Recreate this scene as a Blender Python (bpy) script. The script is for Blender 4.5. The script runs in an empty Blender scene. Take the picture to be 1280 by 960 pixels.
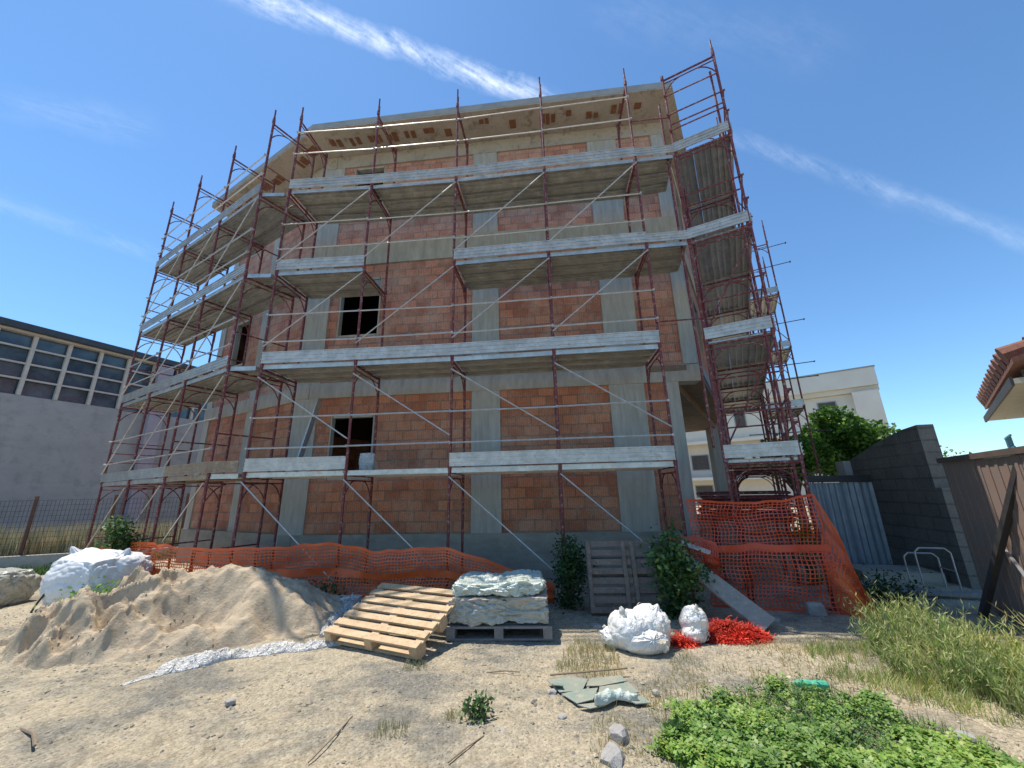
import bpy, math, random
from mathutils import Vector, Matrix, noise
random.seed(7)
R = math.radians
scene = bpy.context.scene
COL = scene.collection
V = Vector

# ------------------------------------------------------------------ camera geometry (for reading real positions off the ground/planes)
F = 481.0; TH = R(15.5); RO = R(1.26); EYE = 1.6
def ray(px, py):
    u = px - 640; v = 480 - py
    c, s = math.cos(RO), math.sin(RO)
    a = u*c + v*s; b = -u*s + v*c
    return V((a, F*math.cos(TH) - b*math.sin(TH), F*math.sin(TH) + b*math.cos(TH)))
def atz(px, py, z=0.0):
    r = ray(px, py); return r*((z - EYE)/r.z) + V((0, 0, EYE))
def aty(px, py, y):
    r = ray(px, py); return r*(y/r.y) + V((0, 0, EYE))

# ------------------------------------------------------------------ materials
def new_mat(name):
    m = bpy.data.materials.new(name); m.use_nodes = True
    nt = m.node_tree; nt.nodes.clear()
    out = nt.nodes.new('ShaderNodeOutputMaterial'); b = nt.nodes.new('ShaderNodeBsdfPrincipled')
    nt.links.new(b.outputs[0], out.inputs[0])
    return m, nt, b
def N(nt, t, **kw):
    n = nt.nodes.new(t)
    for k, v in kw.items():
        if k in n.inputs: n.inputs[k].default_value = v
        else: setattr(n, k, v)
    return n
def ramp(nt, fac, stops):
    r = nt.nodes.new('ShaderNodeValToRGB')
    el = r.color_ramp.elements
    while len(el) < len(stops): el.new(0.5)
    for e, (p, c) in zip(el, stops):
        e.position = p; e.color = (*c, 1)
    nt.links.new(fac, r.inputs[0]); return r
def mixc(nt, fac, a, b, mode='MIX'):
    m = nt.nodes.new('ShaderNodeMix'); m.data_type = 'RGBA'; m.blend_type = mode
    def put(sock, v):
        if isinstance(v, (tuple, list)): sock.default_value = (*v[:3], 1)
        elif isinstance(v, (int, float)): sock.default_value = v
        else: nt.links.new(v, sock)
    put(m.inputs[0], fac); put(m.inputs[6], a); put(m.inputs[7], b)
    return m.outputs[2]
def noise_n(nt, scale, detail=4, rough=.6, vec=None, coord='Object'):
    n = nt.nodes.new('ShaderNodeTexNoise'); n.inputs['Scale'].default_value = scale
    n.inputs['Detail'].default_value = detail; n.inputs['Roughness'].default_value = rough
    if vec is None:
        tc = nt.nodes.new('ShaderNodeTexCoord'); vec = tc.outputs[coord]
    nt.links.new(vec, n.inputs['Vector']); return n.outputs['Fac']
def bump(nt, b, h, strength=.3, dist=.02):
    bp = nt.nodes.new('ShaderNodeBump'); bp.inputs['Strength'].default_value = strength
    bp.inputs['Distance'].default_value = dist
    nt.links.new(h, bp.inputs['Height']); nt.links.new(bp.outputs[0], b.inputs['Normal'])
def simple(name, c1, c2=None, scale=6, rough=.8, metal=0, bs=.25, bd=.01, c3=None, fine=None, spread=.18, trans=0, spec=.5):
    m, nt, b = new_mat(name)
    c2 = c2 or tuple(x*.7 for x in c1)
    f = noise_n(nt, scale, 6, .65)
    col = ramp(nt, f, [(.5-spread, c1), (.5+spread, c2)]).outputs[0]
    if c3:
        f2 = noise_n(nt, scale*2.7, 8, .7)
        k = ramp(nt, f2, [(.54, (0,0,0)), (.66, (1,1,1))]).outputs[0]
        col = mixc(nt, k, col, c3)
    nt.links.new(col, b.inputs['Base Color'])
    b.inputs['Roughness'].default_value = rough; b.inputs['Metallic'].default_value = metal
    b.inputs['Specular IOR Level'].default_value = spec
    if bs: bump(nt, b, noise_n(nt, fine or scale*8, 5, .7), bs, bd)
    return m
def leafmat(name, cols, rough=.55, transl=.35):
    m, nt, b = new_mat(name)
    g = nt.nodes.new('ShaderNodeNewGeometry')
    n = len(cols)
    c = ramp(nt, g.outputs['Random Per Island'], [(i/max(1, n-1), cols[i]) for i in range(n)]).outputs[0]
    fz = ramp(nt, noise_n(nt, 2.2 if 'pebble' not in name else .6, 4, .6), [(.36, (.68,.74,.70)), (.5, (1,1,1)), (.66, (1.35,1.22,1.0))]).outputs[0]
    c = mixc(nt, .9, c, fz, 'MULTIPLY')
    nt.links.new(c, b.inputs['Base Color']); b.inputs['Roughness'].default_value = rough
    t = nt.nodes.new('ShaderNodeBsdfTranslucent'); nt.links.new(c, t.inputs[0])
    mx = nt.nodes.new('ShaderNodeMixShader'); mx.inputs[0].default_value = transl
    nt.links.new(b.outputs[0], mx.inputs[1]); nt.links.new(t.outputs[0], mx.inputs[2])
    nt.links.new(mx.outputs[0], nt.nodes['Material Output'].inputs[0])
    return m

def brick_mat(name, base, alt, mortar, dust, dustamt=.5, w=.33, h=.21):
    m, nt, b = new_mat(name)
    tc = nt.nodes.new('ShaderNodeTexCoord'); sp = nt.nodes.new('ShaderNodeSeparateXYZ')
    cb = nt.nodes.new('ShaderNodeCombineXYZ')
    nt.links.new(tc.outputs['Object'], sp.inputs[0])
    nt.links.new(sp.outputs[0], cb.inputs[0]); nt.links.new(sp.outputs[2], cb.inputs[1])
    # slightly wobbly courses
    wob = noise_n(nt, 1.1, 2); wm = nt.nodes.new('ShaderNodeMath'); wm.operation = 'MULTIPLY_ADD'
    nt.links.new(wob, wm.inputs[0]); wm.inputs[1].default_value = .05; nt.links.new(sp.outputs[2], wm.inputs[2])
    nt.links.new(wm.outputs[0], cb.inputs[1])
    br = nt.nodes.new('ShaderNodeTexBrick'); nt.links.new(cb.outputs[0], br.inputs['Vector'])
    br.inputs['Scale'].default_value = 1; br.inputs['Brick Width'].default_value = w; br.inputs['Row Height'].default_value = h
    br.inputs['Mortar Size'].default_value = .016; br.inputs['Mortar Smooth'].default_value = .3; br.inputs['Bias'].default_value = -.1
    br.inputs['Color1'].default_value = (*base, 1); br.inputs['Color2'].default_value = (*alt, 1); br.inputs['Mortar'].default_value = (*mortar, 1)
    wv = nt.nodes.new('ShaderNodeTexWave'); wv.wave_type = 'BANDS'; wv.bands_direction = 'X'
    nt.links.new(cb.outputs[0], wv.inputs['Vector']); wv.inputs['Scale'].default_value = 7.5; wv.inputs['Distortion'].default_value = .6
    rib = ramp(nt, wv.outputs['Fac'], [(.1, (.74,.74,.74)), (.5, (1,1,1))]).outputs[0]
    col = mixc(nt, .8, br.outputs['Color'], rib, 'MULTIPLY')
    f = noise_n(nt, 1.3, 8, .72)
    k = ramp(nt, f, [(.42, (0,0,0)), (.68, (dustamt,)*3)]).outputs[0]
    col = mixc(nt, k, col, dust)
    f2 = noise_n(nt, 9, 6, .7)
    k2 = ramp(nt, f2, [(.5, (0,0,0)), (.75, (.45,.45,.45))]).outputs[0]
    col = mixc(nt, k2, col, tuple(x*.55 for x in base))
    fg = ramp(nt, noise_n(nt, 26, 5, .8), [(.3, (.68,.68,.68)), (.5, (1,1,1)), (.7, (1.28,1.26,1.22))]).outputs[0]
    col = mixc(nt, .85, col, fg, 'MULTIPLY')
    sm_ = ramp(nt, noise_n(nt, 4.2, 9, .78), [(.63, (0,0,0)), (.68, (.7,.7,.7))]).outputs[0]
    col = mixc(nt, sm_, col, (.46,.42,.36))
    nt.links.new(col, b.inputs['Base Color']); b.inputs['Roughness'].default_value = .92
    inv = nt.nodes.new('ShaderNodeMath'); inv.operation = 'SUBTRACT'; inv.inputs[0].default_value = 1
    nt.links.new(br.outputs['Fac'], inv.inputs[1])
    ad = nt.nodes.new('ShaderNodeMath'); ad.operation = 'MULTIPLY_ADD'; nt.links.new(wv.outputs['Fac'], ad.inputs[0]); ad.inputs[1].default_value = .25
    nt.links.new(inv.outputs[0], ad.inputs[2])
    bump(nt, b, ad.outputs[0], .7, .012)
    return m
def board_concrete(name, c1, c2, c3, horiz=False, sc=9):
    m, nt, b = new_mat(name)
    tc = nt.nodes.new('ShaderNodeTexCoord')
    mp = nt.nodes.new('ShaderNodeMapping'); nt.links.new(tc.outputs['Object'], mp.inputs[0])
    mp.inputs['Scale'].default_value = (1, 1, sc) if horiz else (sc, sc, 1)
    f = noise_n(nt, 1.2, 6, .7, mp.outputs[0])
    col = ramp(nt, f, [(.32, c1), (.66, c2)]).outputs[0]
    f2 = noise_n(nt, 2.3, 8, .7)
    k = ramp(nt, f2, [(.5, (0,0,0)), (.65, (.8,.8,.8))]).outputs[0]
    col = mixc(nt, k, col, c3)
    nt.links.new(col, b.inputs['Base Color']); b.inputs['Roughness'].default_value = .9
    bump(nt, b, noise_n(nt, 30, 5, .7), .4, .01)
    return m

M = {}
M['brick_mid'] = brick_mat('hollow_clay_brick', (.62,.24,.145), (.38,.135,.085), (.27,.17,.125), (.60,.43,.32), .65)
M['brick_low'] = brick_mat('orange_clay_brick', (.62,.235,.12), (.39,.13,.07), (.28,.165,.11), (.56,.39,.28), .55)
M['brick_top'] = brick_mat('dusty_clay_brick', (.66,.29,.19), (.44,.17,.11), (.31,.20,.15), (.62,.46,.35), .7)
M['conc'] = board_concrete('formed_concrete', (.34,.32,.275), (.52,.49,.43), (.40,.37,.31))
M['conc_beam'] = board_concrete('beam_concrete', (.33,.30,.245), (.50,.46,.38), (.38,.335,.26), False, 5)
M['plinth'] = board_concrete('plinth_concrete', (.25,.225,.18), (.37,.33,.27), (.41,.36,.28), True, 4)
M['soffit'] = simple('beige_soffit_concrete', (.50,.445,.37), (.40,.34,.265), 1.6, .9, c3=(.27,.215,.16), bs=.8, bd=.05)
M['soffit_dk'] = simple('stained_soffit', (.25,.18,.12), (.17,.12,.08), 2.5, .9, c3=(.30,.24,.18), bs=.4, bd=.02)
M['clayhole'] = simple('exposed_clay_block', (.28,.12,.06), (.16,.07,.035), 12, .95)
M['edge'] = simple('slab_edge_concrete', (.36,.37,.37), (.26,.27,.27), 3, .9)
M['dark_in'] = simple('interior_shade', (.05,.05,.05), (.035,.035,.035), 3, .95, bs=0)  # near-black stands in for the unlit rooms behind the openings
M['red'] = simple('maroon_scaffold_paint', (.20,.035,.036), (.11,.022,.024), 7, .55, c3=(.42,.33,.28), bs=.15, bd=.003)
M['galv'] = simple('galvanised_steel', (.60,.59,.56), (.42,.415,.395), 5, .45, .4, c3=(.40,.36,.31), bs=.12, bd=.004, spread=.14)
M['galv_dull'] = simple('dull_galvanised_deck', (.62,.62,.59), (.40,.40,.385), 4, .42, .65, c3=(.42,.39,.34), bs=.2, bd=.006)
M['rail'] = simple('galvanised_tube', (.62,.60,.57), (.45,.42,.38), 9, .5, .4, bs=0)
M['wood_deck'] = simple('old_deck_board', (.38,.29,.20), (.24,.18,.13), 6, .85, c3=(.45,.40,.33))
M['net'] = simple('orange_safety_net', (.85,.15,.03), (.68,.10,.022), 3, .55, bs=0)
M['net_red_shaded'] = simple('red_and_shaded_net', (.72,.095,.03), (.58,.065,.022), 3, .5, bs=0)  # deeper red paints shade onto the right orange nets; also colours the red net
M['netheap'] = leafmat('red_netting_strands', [(.50,.03,.02), (.80,.07,.035), (.66,.04,.025), (.85,.16,.09)], .5, .25)
M['film'] = leafmat('crumpled_white_film', [(.80,.78,.74), (.86,.85,.82), (.74,.72,.67)], .4, .55)
M['sand'] = simple('building_sand', (.55,.45,.32), (.46,.36,.245), 5, .97, c3=(.37,.28,.185), bs=.9, bd=.02, fine=38, spec=.1)
M['wood_new'] = simple('pale_pallet_wood', (.60,.44,.26), (.46,.31,.17), 9, .75, c3=(.37,.25,.15), bs=.25, bd=.004)
M['wood_grey'] = simple('weathered_grey_wood', (.26,.24,.22), (.17,.16,.15), 7, .85, c3=(.32,.30,.27))
M['wood_dark'] = simple('old_brown_pallet_wood', (.20,.165,.135), (.12,.10,.085), 7, .85, c3=(.26,.22,.18))
M['plank'] = simple('grey_plank_wood', (.42,.37,.30), (.31,.27,.22), 8, .85, c3=(.50,.43,.33))
def crumple_mat(name, c1, c2, scale, c3, rough=.38, st=1.0):
    m, nt, b = new_mat(name)
    tc = nt.nodes.new('ShaderNodeTexCoord')
    dn = nt.nodes.new('ShaderNodeTexNoise'); dn.inputs['Scale'].default_value = scale*.6; nt.links.new(tc.outputs['Object'], dn.inputs['Vector'])
    ad = nt.nodes.new('ShaderNodeVectorMath'); ad.operation = 'MULTIPLY_ADD'; nt.links.new(dn.outputs['Color'], ad.inputs[0]); ad.inputs[1].default_value = (.12,)*3; nt.links.new(tc.outputs['Object'], ad.inputs[2])
    def folds(sc, st):
        mp = nt.nodes.new('ShaderNodeMapping'); nt.links.new(ad.outputs[0], mp.inputs[0]); mp.inputs['Scale'].default_value = st; mp.inputs['Rotation'].default_value = (.5,.3,.8)
        n_ = noise_n(nt, sc, 3, .55, mp.outputs[0]); x = nt.nodes.new('ShaderNodeMath'); x.operation = 'SUBTRACT'; nt.links.new(n_, x.inputs[0]); x.inputs[1].default_value = .5
        y = nt.nodes.new('ShaderNodeMath'); y.operation = 'ABSOLUTE'; nt.links.new(x.outputs[0], y.inputs[0]); return y.outputs[0]
    sm = nt.nodes.new('ShaderNodeMath'); sm.operation = 'MULTIPLY_ADD'; nt.links.new(folds(scale*1.6, (1,2.2,.8)), sm.inputs[0]); sm.inputs[1].default_value = .7; nt.links.new(folds(scale*.7, (1.6,.7,1.1)), sm.inputs[2])
    f = noise_n(nt, 5, 6, .7); c = ramp(nt, f, [(.35, c1), (.62, c2)]).outputs[0]
    k = ramp(nt, noise_n(nt, 9, 6, .7), [(.55, (0,0,0)), (.72, (.8,.8,.8))]).outputs[0]
    nt.links.new(mixc(nt, k, c, c3), b.inputs['Base Color']); b.inputs['Roughness'].default_value = rough
    bump(nt, b, sm.outputs[0], st, .09)
    return m
M['plastic'] = crumple_mat('white_plastic_sheet', (.76,.74,.70), (.62,.60,.55), 14, (.50,.45,.37))
M['bigbag'] = crumple_mat('woven_white_sack', (.72,.73,.74), (.66,.655,.64), 3.5, (.56,.53,.47), .6, .22)
M['wrap'] = crumple_mat('clouded_stretch_wrap', (.44,.43,.36), (.34,.34,.29), 6, (.56,.58,.54), .25, .45)
M['wrap_top'] = crumple_mat('pale_green_plastic_cover', (.46,.55,.48), (.58,.60,.50), 6, (.66,.69,.64), .28, .5)
M['sackpaper'] = simple('cement_sack_paper', (.50,.42,.34), (.40,.33,.27), 6, .8)
M['strap'] = simple('black_strap', (.03,.03,.035), None, 5, .6, bs=0)
M['glass_sheet'] = simple('dusty_green_sheet', (.22,.29,.24), (.36,.34,.27), 6, .4, c3=(.42,.36,.27), bs=.5, bd=.02)
M['green_plastic'] = simple('green_plastic', (.05,.36,.20), (.10,.50,.32), 12, .4, bs=.4)
M['rock'] = simple('broken_concrete', (.42,.40,.37), (.28,.26,.24), 8, .95, bs=.6, bd=.02)
M['twig'] = simple('dry_wood', (.30,.22,.15), (.20,.15,.10), 10, .9, bs=0)
M['trunk'] = simple('bark', (.12,.09,.06), (.07,.05,.035), 10, .95)
M['wh_wall'] = board_concrete('grey_render_wall', (.34,.345,.335), (.42,.42,.405), (.29,.29,.28), False, .8)
M['wh_trim'] = simple('cream_steel_trim', (.62,.58,.51), (.50,.46,.40), 3, .7, bs=0)
M['wh_roof'] = simple('dark_roof_edge', (.06,.075,.09), None, 3, .6, bs=0)
M['lilac'] = simple('lilac_grey_render', (.40,.37,.42), (.33,.31,.35), 2, .9)
M['cream'] = simple('cream_render', (.70,.655,.55), (.62,.57,.47), .6, .85, bs=.1)
M['cream_lt'] = simple('pale_cream_parapet', (.74,.69,.59), (.68,.62,.52), .8, .85, bs=0)
M['blockwall'] = brick_mat('shaded_concrete_block', (.15,.135,.115), (.12,.11,.095), (.09,.08,.07), (.21,.19,.165), .6, .42, .21)  # block colour darkened to paint in the shade on the wall face
M['cap'] = simple('mortar_cap', (.42,.40,.36), (.33,.31,.27), 6, .95)
M['fence_metal'] = simple('pinkish_primed_sheet', (.27,.18,.14), (.20,.165,.14), 1.3, .75, c3=(.30,.15,.10), bs=.15)
M['corr'] = simple('blue_grey_corrugated_sheet', (.30,.34,.37), (.22,.25,.28), 5, .5, .3, bs=.1)
M['steel_dk'] = simple('dark_steel', (.035,.036,.04), (.06,.05,.045), 8, .6, bs=.1)
M['steel_lt'] = simple('bare_steel_tube', (.42,.42,.42), (.28,.28,.28), 9, .4, .5, bs=0)
M['shutter'] = simple('dark_closed_shutter', (.06,.055,.05), (.09,.08,.07), 3, .7, bs=0)
M['tile'] = simple('terracotta_roof_tile', (.25,.10,.06), (.15,.065,.045), 9, .85, c3=(.09,.055,.045))
M['house_wall'] = simple('ochre_house_wall', (.50,.36,.22), (.38,.26,.16), 3, .9)
M['eave'] = simple('cream_eave_board', (.62,.58,.48), (.50,.46,.37), 4, .8)
M['blue'] = simple('blue_balcony_paint', (.10,.30,.42), (.16,.38,.48), 6, .5, bs=0)
M['rail_brown'] = simple('rusted_dark_rail', (.13,.085,.065), (.075,.06,.05), 6, .85)
M['postwood'] = simple('rusty_post', (.20,.10,.07), (.12,.07,.05), 8, .9)
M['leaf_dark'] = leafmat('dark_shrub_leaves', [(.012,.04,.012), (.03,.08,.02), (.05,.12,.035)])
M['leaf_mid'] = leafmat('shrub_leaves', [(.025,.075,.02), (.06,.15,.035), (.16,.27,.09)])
M['leaf_tree'] = leafmat('tree_leaves', [(.03,.085,.012), (.08,.19,.02), (.15,.29,.035)])
M['leaf_clover'] = leafmat('clover_leaves', [(.09,.20,.03), (.16,.32,.06), (.30,.44,.12), (.21,.37,.07), (.36,.42,.14)], .5, .4)
M['leaf_weed'] = leafmat('tall_weed_stems', [(.16,.27,.06), (.28,.40,.11), (.46,.50,.20), (.58,.53,.28), (.22,.35,.08)], .6, .4)
M['leaf_dry'] = leafmat('dry_grass', [(.50,.41,.22), (.40,.38,.17), (.56,.48,.30), (.30,.35,.12)], .7, .4)
M['reed'] = leafmat('dry_reeds', [(.52,.46,.32), (.38,.35,.21), (.60,.54,.40), (.26,.29,.14)], .7, .3)
m, nt, b = new_mat('dark_window_glass')
b.inputs['Base Color'].default_value = (.05,.085,.12,1); b.inputs['Roughness'].default_value = .12
b.inputs['Specular IOR Level'].default_value = .7
f_ = noise_n(nt, 1.5, 3); c_ = ramp(nt, f_, [(.35, (.035,.06,.09)), (.65, (.09,.14,.18))]); nt.links.new(c_.outputs[0], b.inputs['Base Color'])
M['glass'] = m
# pebbles: colour per island
M['pebble'] = leafmat('pebbles', [(.30,.26,.20), (.42,.36,.27), (.17,.155,.13), (.50,.44,.35), (.36,.30,.22)], .95, 0)
# ground
def ground_mat():
    m, nt, b = new_mat('dusty_gravel_ground')
    tc = nt.nodes.new('ShaderNodeTexCoord'); O = tc.outputs['Object']
    n1 = noise_n(nt, .55, 6, .65, O); n2 = noise_n(nt, 7, 8, .75, O); n3 = noise_n(nt, 55, 4, .8, O)
    mp = nt.nodes.new('ShaderNodeMapping'); nt.links.new(O, mp.inputs[0]); mp.inputs['Scale'].default_value = (.85, 1.5, 1); mp.inputs['Rotation'].default_value = (0,0,R(-20))
    n4 = noise_n(nt, 1.3, 6, .65, mp.outputs[0])
    a = ramp(nt, n4, [(.40, (.225,.21,.175)), (.56, (.42,.355,.25))]).outputs[0]
    k = ramp(nt, n1, [(.48, (0,0,0)), (.60, (.85,.85,.85))]).outputs[0]
    c = mixc(nt, k, a, (.45,.385,.275))
    s = ramp(nt, n2, [(.30, (.62,.60,.57)), (.5, (1,1,1)), (.72, (1.18,1.17,1.15))]).outputs[0]
    c = mixc(nt, .85, c, s, 'MULTIPLY')
    s3 = ramp(nt, n3, [(.34, (.38,.38,.38)), (.46, (1,1,1)), (.66, (1.35,1.35,1.35))]).outputs[0]
    c = mixc(nt, .8, c, s3, 'MULTIPLY')
    vo = nt.nodes.new('ShaderNodeTexVoronoi'); vo.inputs['Scale'].default_value = 38; nt.links.new(O, vo.inputs['Vector'])
    wn = ramp(nt, vo.outputs['Color'], [(.2, (.72,.72,.72)), (.8, (1.12,1.12,1.12))]).outputs[0]
    c = mixc(nt, .6, c, wn, 'MULTIPLY')
    nt.links.new(c, b.inputs['Base Color']); b.inputs['Roughness'].default_value = .97; b.inputs['Specular IOR Level'].default_value = .15
    ad = nt.nodes.new('ShaderNodeMath'); ad.operation = 'ADD'; nt.links.new(n2, ad.inputs[0]); nt.links.new(n3, ad.inputs[1])
    a2 = nt.nodes.new('ShaderNodeMath'); a2.operation = 'SUBTRACT'; nt.links.new(ad.outputs[0], a2.inputs[0]); nt.links.new(vo.outputs['Distance'], a2.inputs[1])
    bump(nt, b, a2.outputs[0], .7, .02)
    return m
M['ground'] = ground_mat()

# ------------------------------------------------------------------ object helpers
def tag(o, label=None, cat=None, group=None, kind=None):
    if label: o['label'] = label
    if cat: o['category'] = cat
    if group: o['group'] = group
    if kind: o['kind'] = kind
    return o
ROOT = {}
def thing(name, loc, label, cat, group=None, rz=0):
    o = bpy.data.objects.new(name, None); COL.objects.link(o)
    o.location = loc; o.rotation_euler = (0, 0, rz); o.empty_display_size = .2
    ROOT[o.name] = Matrix.Translation(V(loc)) @ Matrix.Rotation(rz, 4, 'Z')
    return tag(o, label, cat, group)
class MB:
    """collects geometry (world or local coordinates) into ONE mesh"""
    def __init__(s): s.v = []; s.f = []
    def add(s, vs, fs):
        n = len(s.v); s.v += [tuple(p) for p in vs]; s.f += [tuple(i+n for i in f) for f in fs]; return s
    def box(s, x0, x1, y0, y1, z0, z1):
        return s.add([(x0,y0,z0),(x1,y0,z0),(x1,y1,z0),(x0,y1,z0),(x0,y0,z1),(x1,y0,z1),(x1,y1,z1),(x0,y1,z1)],
                     [(0,3,2,1),(4,5,6,7),(0,1,5,4),(1,2,6,5),(2,3,7,6),(3,0,4,7)])
    def obox(s, c, ax, ay, az):     # centre + half vectors
        c, ax, ay, az = V(c), V(ax), V(ay), V(az)
        P = [c+i*ax+j*ay+k*az for k in (-1,1) for j, i in ((-1,-1),(-1,1),(1,1),(1,-1))]
        return s.add(P, [(0,3,2,1),(4,5,6,7),(0,1,5,4),(1,2,6,5),(2,3,7,6),(3,0,4,7)])
    def bar(s, a, b, w, h, up=(0,0,1)):
        a, b = V(a), V(b); d = (b-a); L = d.length; d.normalize()
        side = d.cross(V(up)); 
        if side.length < 1e-4: side = V((1,0,0))
        side.normalize(); u = side.cross(d)
        return s.obox((a+b)/2, d*L/2, side*w/2, u*h/2)
    def tube(s, a, b, r, n=6, r2=None):
        a, b = V(a), V(b); d = (b-a).normalized(); r2 = r if r2 is None else r2
        e = d.orthogonal().normalized(); g = d.cross(e)
        vs = [p + (e*math.cos(2*math.pi*i/n) + g*math.sin(2*math.pi*i/n))*q for p, q in ((a, r), (b, r2)) for i in range(n)]
        fs = [(i, (i+1) % n, n+(i+1) % n, n+i) for i in range(n)] + [tuple(range(n))[::-1], tuple(range(n, 2*n))]
        return s.add(vs, fs)
    def path(s, pts, r, n=6):
        for a, b in zip(pts, pts[1:]): s.tube(a, b, r, n)
        return s
    def prism(s, poly, z0, z1):
        n = len(poly)
        vs = [(p[0], p[1], z0) for p in poly] + [(p[0], p[1], z1) for p in poly]
        return s.add(vs, [tuple(range(n))[::-1], tuple(range(n, 2*n))] + [(i, (i+1) % n, n+(i+1) % n, n+i) for i in range(n)])
    def build(s, name, mat, parent=None, mtx=None, smooth=False):
        me = bpy.data.meshes.new(name); me.from_pydata(s.v, [], s.f); me.update()
        import bmesh
        bm = bmesh.new(); bm.from_mesh(me); bmesh.ops.recalc_face_normals(bm, faces=bm.faces) if len(s.f) < 60000 else None
        bm.to_mesh(me); bm.free()
        me.materials.append(M[mat])
        if smooth:
            for p in me.polygons: p.use_smooth = True
        o = bpy.data.objects.new(name, me); COL.objects.link(o)
        mtx = mtx or Matrix.Identity(4)
        if parent is not None:
            o.parent = parent
            pm = ROOT.get(parent.name)
            o.matrix_local = pm.inverted() @ mtx
            ROOT[o.name] = mtx.copy()
        else: o.matrix_local = mtx
        return o
def local(o, p):  # not used for world-built meshes
    return p
def frame2(P, d):       # matrix: local x along d (2-D), local y = horizontal inward, z up
    d = V((d[0], d[1], 0)).normalized(); y = V((-d.y, d.x, 0))
    return Matrix(((d.x, y.x, 0, P[0]), (d.y, y.y, 0, P[1]), (0, 0, 1, 0), (0, 0, 0, 1)))
def fbm(p, s=1.0, o=4): return noise.fractal(V(p)*s, 1.0, 2.0, o)
def recentre(o, p):
    """move the origin of a single-mesh thing to p (mesh is in world coordinates)"""
    p = V(p); o.data.transform(Matrix.Translation(-p)); o.location = p; return o

# ------------------------------------------------------------------ GROUND
def gz(x, y):
    z = .04*fbm((x, y, 0), .5, 3) + .022*fbm((x*.6, y*1.6, 3), 1.7, 3)*min(1, max(0, (8-y)/3))
    z += .006*fbm((x, y, 7), 14, 2)
    t = min(1, max(0, (-x-8)/6)); z -= .45*t*t*(3-2*t)
    if y < 0: z -= 0
    return z
xs = [-400,-250,-150,-100,-70,-50,-40,-32,-26,-22,-18,-15,-13] + [-11+i*.5 for i in range(10)] + [-6+i*.055 for i in range(219)] + [6.1+i*.5 for i in range(10)] + [12,15,19,25,32,42,60,90,150,250,400]
ys = [-300,-150,-60,-25,-10,-4,0,1,1.6] + [2+i*.055 for i in range(91)] + [7.1+i*.35 for i in range(12)] + [12,14,17,21,26,33,42,60,90,150,250,400,700]
mb = MB(); mb.v = [(x, y, gz(x, y)) for y in ys for x in xs]
W_ = len(xs); mb.f = [(j*W_+i, j*W_+i+1, (j+1)*W_+i+1, (j+1)*W_+i) for j in range(len(ys)-1) for i in range(W_-1)]
g = mb.build('ground', 'ground', smooth=True); tag(g, kind='structure')

def inpoly(x, y, poly):
    c = False; n = len(poly)
    for i in range(n):
        x1, y1 = poly[i]; x2, y2 = poly[i-1]
        if (y1 > y) != (y2 > y) and x < (x2-x1)*(y-y1)/(y2-y1)+x1: c = not c
    return c

# pebbles (uncountable)
mb = MB()
OCT = [(1,0,0),(-1,0,0),(0,1,0),(0,-1,0),(0,0,1),(0,0,-1)]; OF = [(0,2,4),(2,1,4),(1,3,4),(3,0,4),(2,0,5),(1,2,5),(3,1,5),(0,3,5)]
for i in range(20000):
    y = 2.3 + 4.6*random.random()**1.3; x = random.uniform(-1.45, 1.45)*(y*.95+.3)
    if fbm((x, y, 11), .9, 3) + random.uniform(-.35, .35) < -.05: continue
    s = .004 + .014*random.random()**3 + (.02*random.random() if random.random() < .03 else 0)
    rz = random.uniform(0, 6.28); c_, s_ = math.cos(rz), math.sin(rz)
    q = [(a[0]*s*random.uniform(.7,1.4), a[1]*s*random.uniform(.7,1.4), a[2]*s*random.uniform(.4,.8)) for a in OCT]
    z = gz(x, y)
    mb.add([(x+a*c_-b_*s_, y+a*s_+b_*c_, z+c+s*.15) for a, b_, c in q], OF)
tag(mb.build('gravel', 'pebble'), 'small stones and crumbs of rubble strewn over the dusty yard', 'gravel', kind='stuff')

# ------------------------------------------------------------------ BUILDING
A = V((-4.697, 8.557)); B = V((3.897, 7.683)); dm = (B-A).normalized(); LM = (B-A).length
dl = V((-.866, .5)); LL = 4.95; Lp = A + dl*LL
dr = V((.52, .854)); LR = 8.6
Rb = B + dr*LR
Lb = Lp + V((.45, .89))*8.5
S0 = V((-4.97, 7.71)); S1 = V((3.88, 6.81))
bld = thing('apartment_building_shell', (0, 9, 0), 'unfinished four storey brick and concrete building wrapped in scaffolding', 'building')
FM = frame2(A, dm)           # main facade frame: x = u, y = inward
FL = frame2(Lp, -dl)         # left facade frame: x from the far left end (u=0) to corner A (u=LL)
FR = frame2(B, dr)           # right facade frame
ZF = [(.8, 3.72), (4.08, 7.12), (7.74, 10.18)]       # brick zones of the three storeys
def win(parent, mtx, u0, u1, z0, z1, th=.17, shutter=False):
    w = MB()
    t = .05
    w.box(u0-.002, u0+t*.6, .02, th-.02, z0, z1); w.box(u1-t*.6, u1+.002, .02, th-.02, z0, z1); w.box(u0+t, u1-t, .02, th-.02, z0-.001, z0+t); w.box(u0+t, u1-t, .02, th-.02, z1-t, z1+.001)
    o = w.build('window_opening', 'conc_beam', parent, mtx)
    if shutter:
        MB().box(u0+t+.003, u1-t-.003, .06, .16, z1-.42, z1-t-.003).build('shutter_box', 'edge', o, mtx)
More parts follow.
